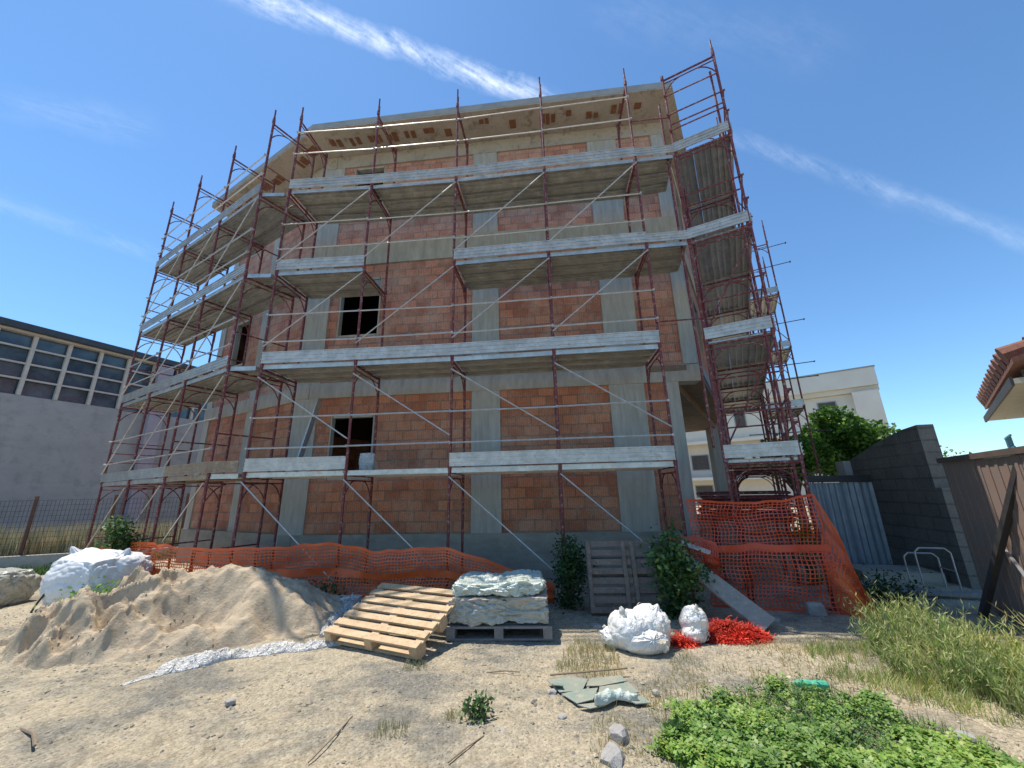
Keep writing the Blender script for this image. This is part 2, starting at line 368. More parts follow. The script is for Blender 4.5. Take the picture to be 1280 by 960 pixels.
def brickpanel(mtx, u0, u1, z0, z1, mat, holes=(), th=.13, y0=.035, shut=False):
    """panel with rectangular holes, split in cells but one mesh"""
    us = sorted({u0, u1, *[h for q in holes for h in q[:2]]}); zs = sorted({z0, z1, *[h for q in holes for h in q[2:]]})
    w = MB()
    for a, b_ in zip(us, us[1:]):
        for c, d in zip(zs, zs[1:]):
            um, zm = (a+b_)/2, (c+d)/2
            if any(h[0] < um < h[1] and h[2] < zm < h[3] for h in holes): continue
            w.box(a, b_, y0, y0+th, c, d)
    # weld shared faces away: keep it simple, interior coincident faces are hidden
    o = w.build('brick_panel', mat, bld, mtx)
    for h in holes: win(bld, mtx, *h, shutter=shut)
    return o
mats = ['brick_low', 'brick_mid', 'brick_top']
cols_m = [(-.3, .27), (3.83, 4.45), (6.78, 7.5)]
gapsm = [(.27, 3.83), (4.45, 6.78), (7.5, LM)]
wins = {0: [(.62, 1.64, 1.9, 3.3)], 1: [(.53, 1.56, 5.2, 6.75)], 2: [(.57, 1.42, 8.85, 10.14)]}
for s, (z0, z1) in enumerate(ZF):
    for gi, (a, b_) in enumerate(gapsm):
        if s == 0 and gi == 2: b_ = 7.95
        brickpanel(FM, a, b_, z0, z1, mats[s], wins[s] if gi == 0 else (), shut=(s == 1))
for (a, b_) in cols_m:
    MB().box(a, b_, 0, .36, .0, 10.2).build('column', 'conc', bld, FM)
MB().box(LM-.28, LM, -.002, .34, 4.1, 10.19).build('column', 'conc', bld, FM)
MB().box(7.95, 8.2, 0.0, .36, .0, 3.98).build('column', 'conc', bld, FM)
# beams (proud of the columns by 3 mm)
for (z0, z1) in ((3.72, 4.08), (7.12, 7.74)):
    MB().box(-.25, LM+.02, -.012, .33, z0, z1).build('floor_beam', 'conc_beam', bld, FM)
MB().box(-.25, LM+.02, -.012, .33, 10.18, 10.56).build('floor_beam', 'soffit', bld, FM)
MB().box(-.25, 7.95, -.03, .34, -.1, .8).build('plinth', 'plinth', bld, FM)
# grey render patch and small sockets on beam
MB().box(5.15, 5.55, -.02, 0.0, 7.35, 7.6).build('mortar_patch', 'conc', bld, FM)
# left wing
for s, (z0, z1) in enumerate(ZF):
    brickpanel(FL, .3, 2.35, z0, z1, mats[s] if s else 'brick_mid', ((.9, 1.75, z0+1.1, z0+2.5),) if s else ())
    brickpanel(FL, 2.75, LL-.1, z0, z1, mats[s] if s != 1 else 'brick_top', ())
for a, b_ in ((0, .3), (2.35, 2.75)):
    MB().box(a, b_, 0, .34, 0, 10.2).build('column', 'conc', bld, FL)
for (z0, z1) in ((3.72, 4.08), (7.12, 7.74)):
    MB().box(-.02, LL+.05, -.012, .33, z0, z1).build('floor_beam', 'conc_beam', bld, FL)
MB().box(-.02, LL+.05, -.012, .33, 10.18, 10.56).build('floor_beam', 'soffit', bld, FL)
MB().box(-.02, LL+.05, -.03, .34, -.5, .8).build('plinth', 'plinth', bld, FL)
# right side: upper storeys only, ground floor set back
for s in (1, 2):
    z0, z1 = ZF[s]
    brickpanel(FR, .3, 4.2, z0, z1, mats[s], ((1.9, 2.9, z0+1.05, z0+2.4),))
    brickpanel(FR, 4.6, LR-.3, z0, z1, mats[s], ((6.0, 7.0, z0+1.05, z0+2.4),))
for a, b_ in ((0, .3), (4.2, 4.6), (LR-.3, LR)):
    MB().box(a, b_, 0, .34, 4.09, 10.19).build('column', 'conc', bld, FR)
for (z0, z1) in ((4.1, 4.35), (7.12, 7.74), (10.18, 10.56)):
    MB().box(.02, LR+.02, -.012, .33, z0, z1).build('floor_beam', 'conc_beam', bld, FR)
# set back ground floor side wall
Bg = A + dm*7.95; dg = V((.30, .954)).normalized(); FG = frame2(Bg, dg)
MB().box(.1, 7.5, .02, .3, 0, 3.9).build('side_wall', 'conc_beam', bld, FG)
# pilotis under the overhang
for t in (8.2,):
    p = B + dr*t + V((-.45, .2)); MB().box(p.x-.17, p.x+.17, p.y-.17, p.y+.17, 0, 3.94).build('column', 'conc', bld)
o = MB().box(3.9,6.6,9.9,10.1,-.02,.95).build('low_wall','plinth'); recentre(o,(5.2,10,0)); tag(o,'low dark grey wall under the overhang of the brick building','wall')
# floors, roof
inner = lambda k: [tuple(p) for p in (A+V((.1,.3)), B+V((-.45,.32)), Rb+V((-.4,.0)), V((4.0,18.4)), Lb+V((.4,0)), Lp+V((.35,.18)))]
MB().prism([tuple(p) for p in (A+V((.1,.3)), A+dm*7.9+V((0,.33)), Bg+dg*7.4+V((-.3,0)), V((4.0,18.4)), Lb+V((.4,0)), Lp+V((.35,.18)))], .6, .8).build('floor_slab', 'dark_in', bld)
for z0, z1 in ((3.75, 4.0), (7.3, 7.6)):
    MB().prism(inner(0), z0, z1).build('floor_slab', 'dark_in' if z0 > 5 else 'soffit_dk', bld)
MB().prism(inner(0), 10.2, 10.54).build('ceiling', 'dark_in', bld)  # near-black slab added to keep the top window dark inside
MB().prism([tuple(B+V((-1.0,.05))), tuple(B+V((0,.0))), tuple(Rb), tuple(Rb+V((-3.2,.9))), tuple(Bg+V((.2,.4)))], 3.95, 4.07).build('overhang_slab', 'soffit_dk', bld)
SR = S1 + V((.523,.852))*9.3
roofp = [tuple(p) for p in (S0, S1, SR, V((4.5,19.2)), Lb+V((-.9,.6)), S0+dl*5.25)]
MB().prism(roofp, 10.60, 10.77).build('roof_slab', 'edge', bld)
MB().prism([tuple(V(p)*.999+V((.0,.012))) for p in roofp], 10.565, 10.598).build('roof_soffit', 'soffit', bld)
# exposed clay blocks in the soffit
def holes_on(P, d, nrm, spots, name='exposed_clay_block'):
    for (u, wd, off, dp) in spots:
        off += random.uniform(-.07,.07); dp *= random.uniform(.8,1.3)
        c = P + d*u + nrm*off
        w = MB(); n = max(1, int(wd/.12))
        for i in range(n):
            cc = c + d*(i+.5-n/2)*(wd/n)
            w.obox((cc.x+random.uniform(-.02,.02), cc.y+random.uniform(-.02,.02), 10.56), V((d.x,d.y,0))*(wd/n*random.uniform(.3,.44)), V((nrm.x,nrm.y,0))*dp/2*random.uniform(.7,1.15), V((0,0,.012)))
        w.build(name, 'clayhole', bld)
ds = (S1-S0).normalized(); ns = V((-ds.y, ds.x))
holes_on(S0, ds, ns, [(.42,.35,.42,.2), (.95,.3,.4,.2), (1.5,.36,.4,.2), (1.95,.3,.4,.2), (2.45,.3,.42,.2), (2.95,.34,.42,.22), (3.45,.2,.42,.2), (4.4,.26,.3,.16), (5.1,.2,.45,.2), (6.0,.42,.35,.2), (6.5,.2,.3,.2), (7.1,.3,.42,.2), (7.7,.3,.35,.24), (8.2,.2,.4,.2)])
nl = V((.5, .866))
holes_on(S0, dl, nl, [(.55,.4,.42,.24), (1.1,.4,.42,.24), (2.35,.4,.42,.24), (2.9,.4,.42,.24), (3.9,.4,.42,.24), (4.5,.4,.42,.24)])
# back walls so that the interior is dark
w = MB()
for p, q in ((Rb, V((4.0,18.6))), (V((4.0,18.6)), Lb), (Lb, Lp)):
    d = (q-p).normalized(); n = V((-d.y, d.x)); c = (p+q)/2 - n*.15 if False else (p+q)/2
    zl = 4.0 if p == Rb else 0.05; w.obox((c.x, c.y, (10.15+zl)/2), V((d.x,d.y,0))*((q-p).length/2-.1), V((n.x,n.y,0))*.12, V((0,0,(10.15-zl)/2)))
w.build('rear_wall', 'brick_mid', bld)
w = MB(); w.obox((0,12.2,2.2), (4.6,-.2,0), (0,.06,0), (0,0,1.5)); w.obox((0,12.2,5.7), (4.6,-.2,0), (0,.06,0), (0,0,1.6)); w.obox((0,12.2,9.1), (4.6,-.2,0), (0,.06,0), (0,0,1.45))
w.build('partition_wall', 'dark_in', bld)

# ------------------------------------------------------------------ SCAFFOLDING
def arc(p, q, bulge, n=5):
    p, q, bulge = V(p), V(q), V(bulge)
    return [p*(1-t)+q*t+bulge*4*t*(1-t) for t in [i/n for i in range(n+1)]]
def frame_part(parent, o, i, zt, z0=0, inner_top=None, lifts=5, extra=False, tilt=V((0,0,0))):
    """one column of stacked H frames: outer and inner standard, transoms, corner braces, couplings"""
    w = MB(); o3 = V((o.x, o.y, 0)); i3 = V((i.x, i.y, 0)); up = V((0,0,1))
    it = inner_top or zt-.15
    jig = lambda: V((random.uniform(-.012,.012), random.uniform(-.012,.012), 0))
    lastO = lastI = None
    for k in range(lifts):
        a, b_ = z0+(k*2 if k else 0), min(zt, (k+1)*2) if k < lifts-1 else zt
        if a >= zt: break
        q = jig()
        w.tube(o3+up*a+q, o3+up*b_+q*.5, .025, 7)
        if a < it: w.tube(i3+up*a+q, i3+up*min(it, b_)+q*.5, .025, 7)
    w.tube(o3+up*(zt-.01), o3+up*(zt+.22), .017, 6)
    d = (i3-o3)
    for k in range(1, lifts+1):
        z = k*2-.075
        if z > it: z = it-.06
        w.tube(o3+up*z, i3+up*z, .021, 6)
        w.tube(o3+up*(z-.09), i3+up*(z-.09), .012, 5)
        for s_, e_ in ((o3, d), (i3, -d)):
            P0 = s_+up*(z-.42); P1 = s_+e_*.34+up*(z-.09)
            w.path(arc(P0, P1, V((0,0,.07))-e_.normalized()*.02, 4), .012, 5)
        w.tube(o3+up*(z+.03), o3+up*(z+.12), .034, 7); w.tube(i3+up*(z+.03), i3+up*(z+.12), .034, 7)
        if extra: w.tube(o3+up*(z-1.2), i3+up*(z-1.2), .015, 5)
    for s_ in (o3, i3): w.tube(s_+up*(z0-.0), s_+up*(z0+.012), .09, 8)
    return w.build('frame', 'red', parent)
def deck_parts(parent, o1, i1, o2, i2, z, n=3, mat='galv_dull'):
    for k in range(n):
        f0, f1 = (k+.008)/n, (k+.992)/n
        a, b_ = o1.lerp(i1, f0), o1.lerp(i1, f1); c, d = o2.lerp(i2, f0), o2.lerp(i2, f1)
        e = (c-a).normalized()*.03
        a, b_, c, d = a+e, b_+e, c-e, d-e
        w = MB(); zz = z + random.uniform(-.004, .004)
        w.add([(a.x,a.y,zz),(c.x,c.y,zz),(d.x,d.y,zz),(b_.x,b_.y,zz),(a.x,a.y,zz-.004),(c.x,c.y,zz-.004),(d.x,d.y,zz-.004),(b_.x,b_.y,zz-.004)],
              [(0,1,2,3),(7,6,5,4),(0,4,5,1),(1,5,6,2),(2,6,7,3),(3,7,4,0)])
        for g0 in (.0, .34, .66, 1.0):
            p, q = a.lerp(b_, g0), c.lerp(d, g0)
            h = .08 if g0 in (0., 1.) else .045
            if g0 == 0.: p, q = p+(b_-a)*.012, q+(d-c)*.012
            if g0 == 1.: p, q = p-(b_-a)*.012, q-(d-c)*.012
            w.bar((p.x,p.y,zz-.005-h/2), (q.x,q.y,zz-.005-h/2), .006 if h > .05 else .022, h)
        for t in (.0, 1.):
            p, q = a.lerp(c, .012 if t == 0 else .988), b_.lerp(d, .012 if t == 0 else .988)
            w.bar((p.x,p.y,zz-.035), (q.x,q.y,zz-.035), .02, .05)
        w.build('deck_plank', mat, parent)
def toe(parent, a, b_, z, mat='galv', h=.19, outn=V((0,0))):
    w = MB(); a = a+outn*.03; b_ = b_+outn*.03
    w.bar((a.x,a.y,z+.02+h/2), (b_.x,b_.y,z+.02+h/2), .012, h)
    for t in (.04, .33, .66, .98):
        w.bar((a.x+outn.x*.012,a.y+outn.y*.012,z+.02+h*t), (b_.x+outn.x*.012,b_.y+outn.y*.012,z+.02+h*t), .014, .018)
    w.build('toe_board', mat, parent)
def rails(parent, a, b_, zs, outn=V((0,0)), mat='rail'):
    for z in zs:
        p = V((a.x,a.y,z))+V((outn.x,outn.y,0))*.04; q = V((b_.x,b_.y,z+random.uniform(-.02,.02)))+V((outn.x,outn.y,0))*.04
        w = MB(); w.tube(p, q, .0145, 5)
        for s_ in (p, q): w.tube(s_-V((outn.x,outn.y,0))*.045, s_+V((outn.x,outn.y,0))*.03, .022, 6)
        w.build('guard_rail', mat, parent)
def brace(parent, a, b_, z0, z1, outn=V((0,0)), mat='rail', r=.0125):
    p = V((a.x,a.y,z0))+V((outn.x,outn.y,0))*.055; q = V((b_.x,b_.y,z1))+V((outn.x,outn.y,0))*.055
    MB().tube(p, q, r, 5).build('diagonal_brace', mat, parent)

# main scaffold
mo = [V((-4.74,6.92)), V((-2.92,6.82)), V((-1.09,6.68)), V((.76,6.47)), V((2.58,6.27))]
outm = V((-.1,-.995)); inm = V((.1,.995))*1.02
mi = [p+inm for p in mo]
sc = thing('scaffolding', (-1.09, 6.9, 0), 'maroon and galvanised scaffolding standing along the broad front facade', 'scaffolding', 'scaffolds round the unfinished building')
tops = [10.12, 10.2, 10.25, 10.28, 10.2]
for p, q, t in zip(mo, mi, tops): frame_part(sc, p, q, t)
low = [(0,2),(1,2),(2,2),(3,2)]
for b_ in range(4):
    o1, o2, i1, i2 = mo[b_], mo[b_+1], mi[b_], mi[b_+1]
    for z in (2, 4, 6, 8):
        if z == 6 and b_ == 1: continue
        if z == 2 and b_ == 1:
            deck_parts(sc, o1, i1, o2, i2, z, 3, 'galv_dull'); continue
        deck_parts(sc, o1, i1, o2, i2, z, 3, 'galv_dull')
        toe(sc, o1, o2, z, 'galv', .22, outm)
    rails(sc, o1, o2, [2.42, 2.97, 4.45, 5.02, 6.5, 7.1, 8.95, 9.55], outm)
    # braces: falling to the right low down, rising to the right above
    brace(sc, o1, o2, 1.85, .25, outm)
    brace(sc, o1, o2, 3.75, 2.55, outm)
    brace(sc, o1, o2, 4.35, 5.85, outm)
    brace(sc, o1, o2, 6.2, 7.85, outm)
# short link bay between the front run and the tower
TI, TO = V((3.34, 6.19)), V((4.19, 5.72))
for z in (6, 8):
    deck_parts(sc, mo[4], mi[4], TI, V((3.55, 7.1)), z, 3); toe(sc, mo[4], TI, z, 'galv', .17, V((-.1,-.99)))
rails(sc, mo[4], TI, [4.4, 8.9], V((-.1,-.99)), 'red')

# tower / side scaffold
sd = thing('scaffolding', (3.8, 6, 0), 'tall maroon scaffold running back along the right side, ribbed deck undersides showing', 'scaffolding', 'scaffolds round the unfinished building')
db = V((.50, .866)); outs = V((.866, -.5))
to = [TO + db*1.83*k for k in range(5)]; ti = [TI + db*1.83*k for k in range(5)]
for k, (p, q) in enumerate(zip(to, ti)):
    frame_part(sd, p, q, 10.15 if k == 0 else 10.0, inner_top=10.05 if k == 0 else 9.9, lifts=5, extra=(k < 2))
for k in range(4):
    for z in (2, 4, 6, 8):
        deck_parts(sd, to[k], ti[k], to[k+1], ti[k+1], z, 3, 'galv_dull')
        toe(sd, to[k], to[k+1], z, 'galv', .17, outs)
    rails(sd, to[k], to[k+1], [2.5,3.0,4.5,5.0,6.5,7.0,8.5,9.0], outs, 'red')
    brace(sd, to[k], to[k+1], 6.1+0, 7.8, outs, 'red'); brace(sd, to[k], to[k+1], 3.8, 2.2, outs, 'red')
for z in (2, 4, 6, 8): toe(sd, TI, TO, z, 'galv', .2, V((-.5,-.866)))
rails(sd, TI, TO, [8.55, 8.95, 9.45, 4.95, 6.95, 2.8, 3.3], V((-.5,-.866)), 'red')
# doubled standards and raker tubes of the corner
w = MB()
for q, a, b_ in ((TI+V((.10,.03)), 0, 7.2), (TI+V((-.10,.10)), 2.2, 9.4), (TO+V((-.09,.06)), 1.0, 9.6), (TI+V((.28,.5)), 0, 5.5), (TI+V((.42,.75)), 0, 4.6)):
    w.tube((q.x,q.y,a), (q.x,q.y,b_), .022, 6)
w.tube((TI.x,TI.y,4.1), (TO.x,TO.y,5.8), .014, 5); w.tube((TI.x+.1,TI.y+.2,2.1), (TO.x,TO.y,3.8), .014, 5)
w.build('coupled_standard', 'red', sd)

# left wing scaffold
lo = [V((-5.41,6.97)), V((-6.99,7.90)), V((-8.60,8.83)), V((-10.22,9.80))]
inl = V((.5,.866))*1.02; outl = V((-.5,-.866)); li = [p+inl for p in lo]
sl = thing('scaffolding', (-7.8, 8.8, 0), 'maroon scaffold with dull grey decks climbing round the angled left wing', 'scaffolding', 'scaffolds round the unfinished building')
for p, q in zip(lo, li): frame_part(sl, p, q, 10.12, z0=-.35 if p.x < -8 else 0, extra=True)
for b_ in range(3):
    for z in (2, 4, 6, 8):
        mt = 'wood_deck' if (z == 2 and b_ < 1) else 'galv_dull'
        deck_parts(sl, lo[b_], li[b_], lo[b_+1], li[b_+1], z, 3, mt)
        toe(sl, lo[b_], lo[b_+1], z, mt if mt == 'wood_deck' else 'galv_dull', .19, outl)
    rails(sl, lo[b_], lo[b_+1], [2.45,3.0,4.45,5.0,6.5,7.05,8.5,9.0], outl)
    brace(sl, lo[b_], lo[b_+1], 3.8, 2.2, outl); brace(sl, lo[b_], lo[b_+1], 7.8, 6.2, outl); brace(sl, lo[b_], lo[b_+1], 5.8, 4.2, outl); brace(sl, lo[b_], lo[b_+1], 1.85, .3, outl)
# closing bay to the corner frame
for z in (2, 4, 6, 8):
    deck_parts(sl, lo[0], li[0], mo[0]+V((-.12,.05)), mi[0]+V((-.12,.0)), z, 3); 
toe(sl, mo[0]+V((-.1,0)), lo[0], 2, 'wood_deck', .19, outl)
# end guards on the far left frame
rails(sl, lo[3], li[3], [8.45, 8.8, 9.2, 6.5, 7.0, 4.5, 5.0, 2.5, 3.0], V((-.86,.5)), 'red')

# rear scaffold seen past the tower
sr = thing('scaffolding', (8.9, 12.1, 0), 'dark narrow scaffold tower standing behind the building, right of the side scaffold', 'scaffolding', 'scaffolds round the unfinished building')
ro = [V((9.25,12.0)), V((8.35,12.5))]; rb_ = [p+V((.5,.866))*1.8 for p in ro]
frame_part(sr, ro[0], ro[1], 10.7, inner_top=10.2); frame_part(sr, rb_[0], rb_[1], 10.2)
for z in (4, 6, 8): deck_parts(sr, ro[0], ro[1], rb_[0], rb_[1], z, 3); toe(sr, ro[0], ro[1], z, 'galv_dull', .2, V((-.5,-.86)))
rails(sr, ro[1]-V((.5,-.28)), ro[0]+V((.45,-.25)), [4.9, 6.85, 9.0, 9.75, 5.4, 3.2], V((-.5,-.86)), 'steel_dk')
brace(sr, ro[1], ro[0], 4.2, 5.8, V((-.5,-.86)), 'red'); brace(sr, ro[0], ro[1], 6.2, 7.8, V((-.5,-.86)), 'red')

# spare scaffold frames stored on trestles behind the corner
sf = thing('stacked_scaffold_frames', (4.9, 7.6, 0), 'tangled stack of spare dark red scaffold frames under the tower deck', 'scaffold frames')
for k in range(7):
    c = V((4.3, 7.6)) + V((.06*random.uniform(-1,1), .1*random.uniform(-1,1))); z = 1.02 + .075*k; a = random.uniform(-.12,.12)
    ex = V((math.cos(a-.45), math.sin(a-.45), 0))*.72; ey = V((-math.sin(a-.45), math.cos(a-.45), 0))*.52
    c3 = V((c.x, c.y, z)); w = MB()
    P = [c3-ex-ey, c3+ex-ey, c3+ex+ey, c3-ex+ey]
    for i in range(4): w.tube(P[i], P[(i+1) % 4], .024, 6)
    w.tube(c3-ex*.3-ey, c3-ex*.3+ey, .018, 5); w.tube(c3-ex*.95-ey*.2, c3-ex*.4-ey, .013, 5); w.tube(c3+ex*.95-ey*.2, c3+ex*.3-ey, .013, 5)
    w.build('spare_frame', 'red', sf)
for sx in (-.6, .6):
    for sy in (-.35, .35): MB().tube((4.3+sx*.8+sy*.4, 7.6-sx*.4+sy, 0), (4.3+sx*.8+sy*.4, 7.6-sx*.4+sy, .98), .03, 6).build('leg', 'steel_dk', sf)

# props on the scaffold decks
def closed_box_bag(name, c, size, mat, label, cat, seed=0, rz=0, puff=.1, crump=.03, div=10, group=None):
    """soft sack: subdivided box, rounded and crumpled"""
    w = MB(); idx = {}; sx, sy, sz = size
    def vtx(p):
        k = tuple(round(q, 4) for q in p)
        if k not in idx:
            x, y, z = p; q = V((x, y, z)); q2 = q.lerp(q.normalized()*1.06, min(1, puff*1.7))
            k1 = (1-abs(fbm((x+seed, y, z), 1.25, 2)))**5; k2 = (1-abs(fbm((x+seed, y+7, z), 2.9, 2)))**5; lo_ = fbm((x, y, z+seed), .8, 2)
            q2 = q2*(1+crump*(1.6*lo_-.75*k1-.42*k2+.12*fbm((x,y,z+seed), 9, 2)))
            if p[2] < -.98: q2.z = -1
            idx[k] = len(w.v); w.v.append((q2.x*sx, q2.y*sy, (q2.z+1)*sz))
        return idx[k]
    n = div
    for ax in range(3):
        for sg in (-1, 1):
            for i in range(n):
                for j in range(n):
                    qd = []
                    for di, dj in ((0,0),(1,0),(1,1),(0,1)):
                        p = [0,0,0]; p[ax] = sg; p[(ax+1) % 3] = -1+2*(i+di)/n; p[(ax+2) % 3] = -1+2*(j+dj)/n
                        qd.append(vtx(p))
                    w.f.append(tuple(qd) if sg > 0 else tuple(qd[::-1]))
    o = w.build(name, mat, None, Matrix.Translation(V(c)) @ Matrix.Rotation(rz, 4, 'Z'), smooth=True)
    return tag(o, label, cat, group)
p = aty(448, 602, 7.3)
closed_box_bag('sack', (-2.75, 7.35, 2.01), (.14,.12,.17), 'plastic', 'white sack standing upright on the first scaffold deck before the dark window', 'sack', 3, .2, .15, .05, 8)
w = MB(); w.bar((-4.25,7.62,2.0), (-4.1,7.95,3.55), .16, .03, (1,0,0)); o = w.build('leaning_board', 'galv'); recentre(o, (-4.25,7.62,2.0))
tag(o, 'pale metal board leaning upright against the corner column on the first deck', 'board')

# ------------------------------------------------------------------ NETTING
def net(path, cell, mat, label, name='safety_net', w_=.011, bulge=.06, seed=0, bands=(), cat='safety netting', fold=0):
    """path: list of (x, y, zbot, ztop). real strands"""
    seg = []; L = [0]
    for a, b_ in zip(path, path[1:]): L.append(L[-1] + math.hypot(b_[0]-a[0], b_[1]-a[1]))
    tot = L[-1]; nu = int(tot/cell)
    def at(u):
        u = min(max(u, 0), tot-1e-6)
        for k in range(len(path)-1):
            if L[k] <= u <= L[k+1]:
                t = (u-L[k])/(L[k+1]-L[k]); return [path[k][j]*(1-t)+path[k+1][j]*t for j in range(4)], k
        return list(path[-1]), len(path)-2
    def S(u, v):
        (x, y, z0, z1), k = at(u); a, b_ = path[k], path[k+1]; d = V((b_[0]-a[0], b_[1]-a[1])).normalized(); n = V((d.y, -d.x))
        z1 += .035*fbm((u, seed, 0), 1.3, 3); z0 += .03*fbm((u, seed, 5), 1.6, 3)
        off = bulge*fbm((u*.9, v*1.1, seed), 1.5, 3)*2*(.3+math.sin(v*math.pi)*.7) + .02*math.sin(u*9+v*3+seed)
        zz = z0 + (z1-z0)*v + .02*fbm((u*2, v*2, seed+4), 1.5, 2)
        return V((x+n.x*off+d.x*.04*fbm((u, v*2, seed+8), 1.7, 2), y+n.y*off, zz))
    w = MB(); hmax = max(p[3]-p[2] for p in path); nv = max(4, int(hmax/cell))
    G = [[S(i*cell, j/nv) for j in range(nv+1)] for i in range(nu+1)]
    for i in range(nu+1):
        for j in range(nv):
            if random.random() < .004: continue
            a, b_ = G[i][j], G[i][j+1]; q = G[min(i+1,nu)][j]-G[max(i-1,0)][j]; q.normalize(); q *= w_/2
            w.add([a-q, a+q, b_+q, b_-q], [(0,1,2,3)])
    for j in range(nv+1):
        hw = w_*.5 if (j not in (0, nv)) else w_*1.3
        for b0 in bands:
            if j == round(b0*nv): hw = w_*3
        for i in range(nu):
            a, b_ = G[i][j], G[i+1][j]; q = G[i][min(j+1,nv)]-G[i][max(j-1,0)]; q.normalize(); q *= hw
            e = V((0,-.0015,0))
            w.add([a-q+e, b_-q+e, b_+q+e, a+q+e], [(0,1,2,3)])
    o = w.build(name, mat); recentre(o, (path[0][0], path[0][1], 0)); return tag(o, label, cat)
def zat(px, py, y): return aty(px, py, y).z
net([(-10.35,9.6,-.25,.42), (-9.2,8.95,-.1,.34), (-8.5,8.6,0,.75), (-7.0,7.75,.02,.80), (-5.5,6.85,.05,.80), (-4.75,6.78,.05,.76), (-3.6,6.72,.05,.80), (-2.9,6.68,.05,.84), (-2.3,6.64,.05,.70), (-1.1,6.52,.05,.76), (-.2,6.42,.05,.50), (.55,6.3,.0,.25)],
    .05, 'net', 'long orange plastic safety net strung along the foot of the left and front scaffolds', w_=.018, seed=1, bands=(.45,))
net([(2.62,6.1,.72,1.42), (3.2,5.95,.72,1.38), (3.75,5.68,.74,1.4), (4.12,5.55,.74,1.46)], .05, 'net_red_shaded', 'upper orange safety net tied across the foot of the tall right scaffold', w_=.013, seed=5, bands=(.02,))
net([(2.72,6.0,.0,.74), (3.2,5.85,.0,.75), (3.8,5.58,.0,.78), (4.12,5.46,.0,.8)], .05, 'net_red_shaded', 'lower orange safety net hanging to the ground below the other one', w_=.013, seed=9, bands=(1,))
net([(4.12,5.55,0,1.46), (4.2,5.38,.0,.95), (4.24,5.3,0,.4), (4.28,5.22,0,.1)], .03, 'net', 'bunched end of orange net gathered in a vertical fold at the right scaffold corner', w_=.016, seed=12, bulge=.12)
net([(2.3,6.15,.35,.85), (2.6,5.95,.3,.9), (2.85,5.8,.28,.82)], .03, 'net_red_shaded', 'crumpled red net bunched behind the leaning plank', w_=.016, seed=15, bulge=.2)

# ------------------------------------------------------------------ SAND PILE
def pile_h(x, y):
    cx, cy = -4.08, 5.58
    dx, dy = (x-cx), (y-cy)
    ca, sa = math.cos(-.22), math.sin(-.22)
    u, v = dx*ca-dy*sa, dx*sa+dy*ca
    r = math.sqrt((u/2.0)**2 + (v/(1.08 if v < 0 else .7))**2)
    n = fbm((x, y, 2), 1.5, 4)
    r = max(0, r+.10*n)
    h = .70*max(0, 1-r**1.9)
    h -= .36*math.exp(-(((x+3.75)/.40)**2 + ((y-5.12)/.30)**2)**1.5)
    h -= .20*math.exp(-(((x+2.95)/.20)**2 + ((y-5.15)/.13)**2))
    h += .07*math.exp(-(((x+3.1)/.35)**2 + ((y-5.5)/.3)**2))
    left = 1/(1+math.exp((x+4.15)*4))
    lump = fbm((x*1.0+5, y*1.3, 4), 2.3, 3); ridge = (1-abs(fbm((x+2, y*1.2, 9), 2.6, 3)))**3
    if h > 0:
        k = min(1, h/.12)
        h += k*(left*(.20*lump + .24*ridge - .10) + (1-left)*.05*lump)
        h += k*(.030*fbm((x, y, 8), 7, 3) + .016*fbm((x, y, 8), 17, 2)*(.5+left))
    return h
mb = MB(); nx, ny = 330, 190; x0, x1, y0, y1 = -6.8, -1.5, 4.0, 6.9
for j in range(ny+1):
    for i in range(nx+1):
        x = x0+(x1-x0)*i/nx; y = y0+(y1-y0)*j/ny
        h = pile_h(x, y)
        mb.v.append((x, y, gz(x, y)+(h-.015 if h > -.02 else -.03)))
mb.f = [(j*(nx+1)+i, j*(nx+1)+i+1, (j+1)*(nx+1)+i+1, (j+1)*(nx+1)+i) for j in range(ny) for i in range(nx)
        if max(mb.v[j*(nx+1)+i][2]-gz(*mb.v[j*(nx+1)+i][:2]), mb.v[(j+1)*(nx+1)+i+1][2]-gz(*mb.v[(j+1)*(nx+1)+i+1][:2])) > -.029]
rs = random.Random(12)
for i in range(500):
    a = rs.uniform(0, 6.28); k = rs.uniform(.75, 1.12); x, y = -4.15+2.15*k*math.cos(a), 5.5+1.15*k*math.sin(a)
    if rs.random() < .4: x, y = rs.uniform(-6,-3.9), rs.uniform(4.35,5.4)
    q = rs.uniform(.004,.013); z = gz(x, y)+max(0, pile_h(x, y)-.015)
    mb.add([(x+p[0]*q*rs.uniform(.8,1.4), y+p[1]*q*rs.uniform(.8,1.4), z+q*.2+p[2]*q*.7) for p in OCT], OF)
o = mb.build('sand_pile', 'sand', smooth=True); recentre(o, (-4,5.5,0)); tag(o, 'wide heap of pale building sand with a scooped hollow in its front', 'sand pile')

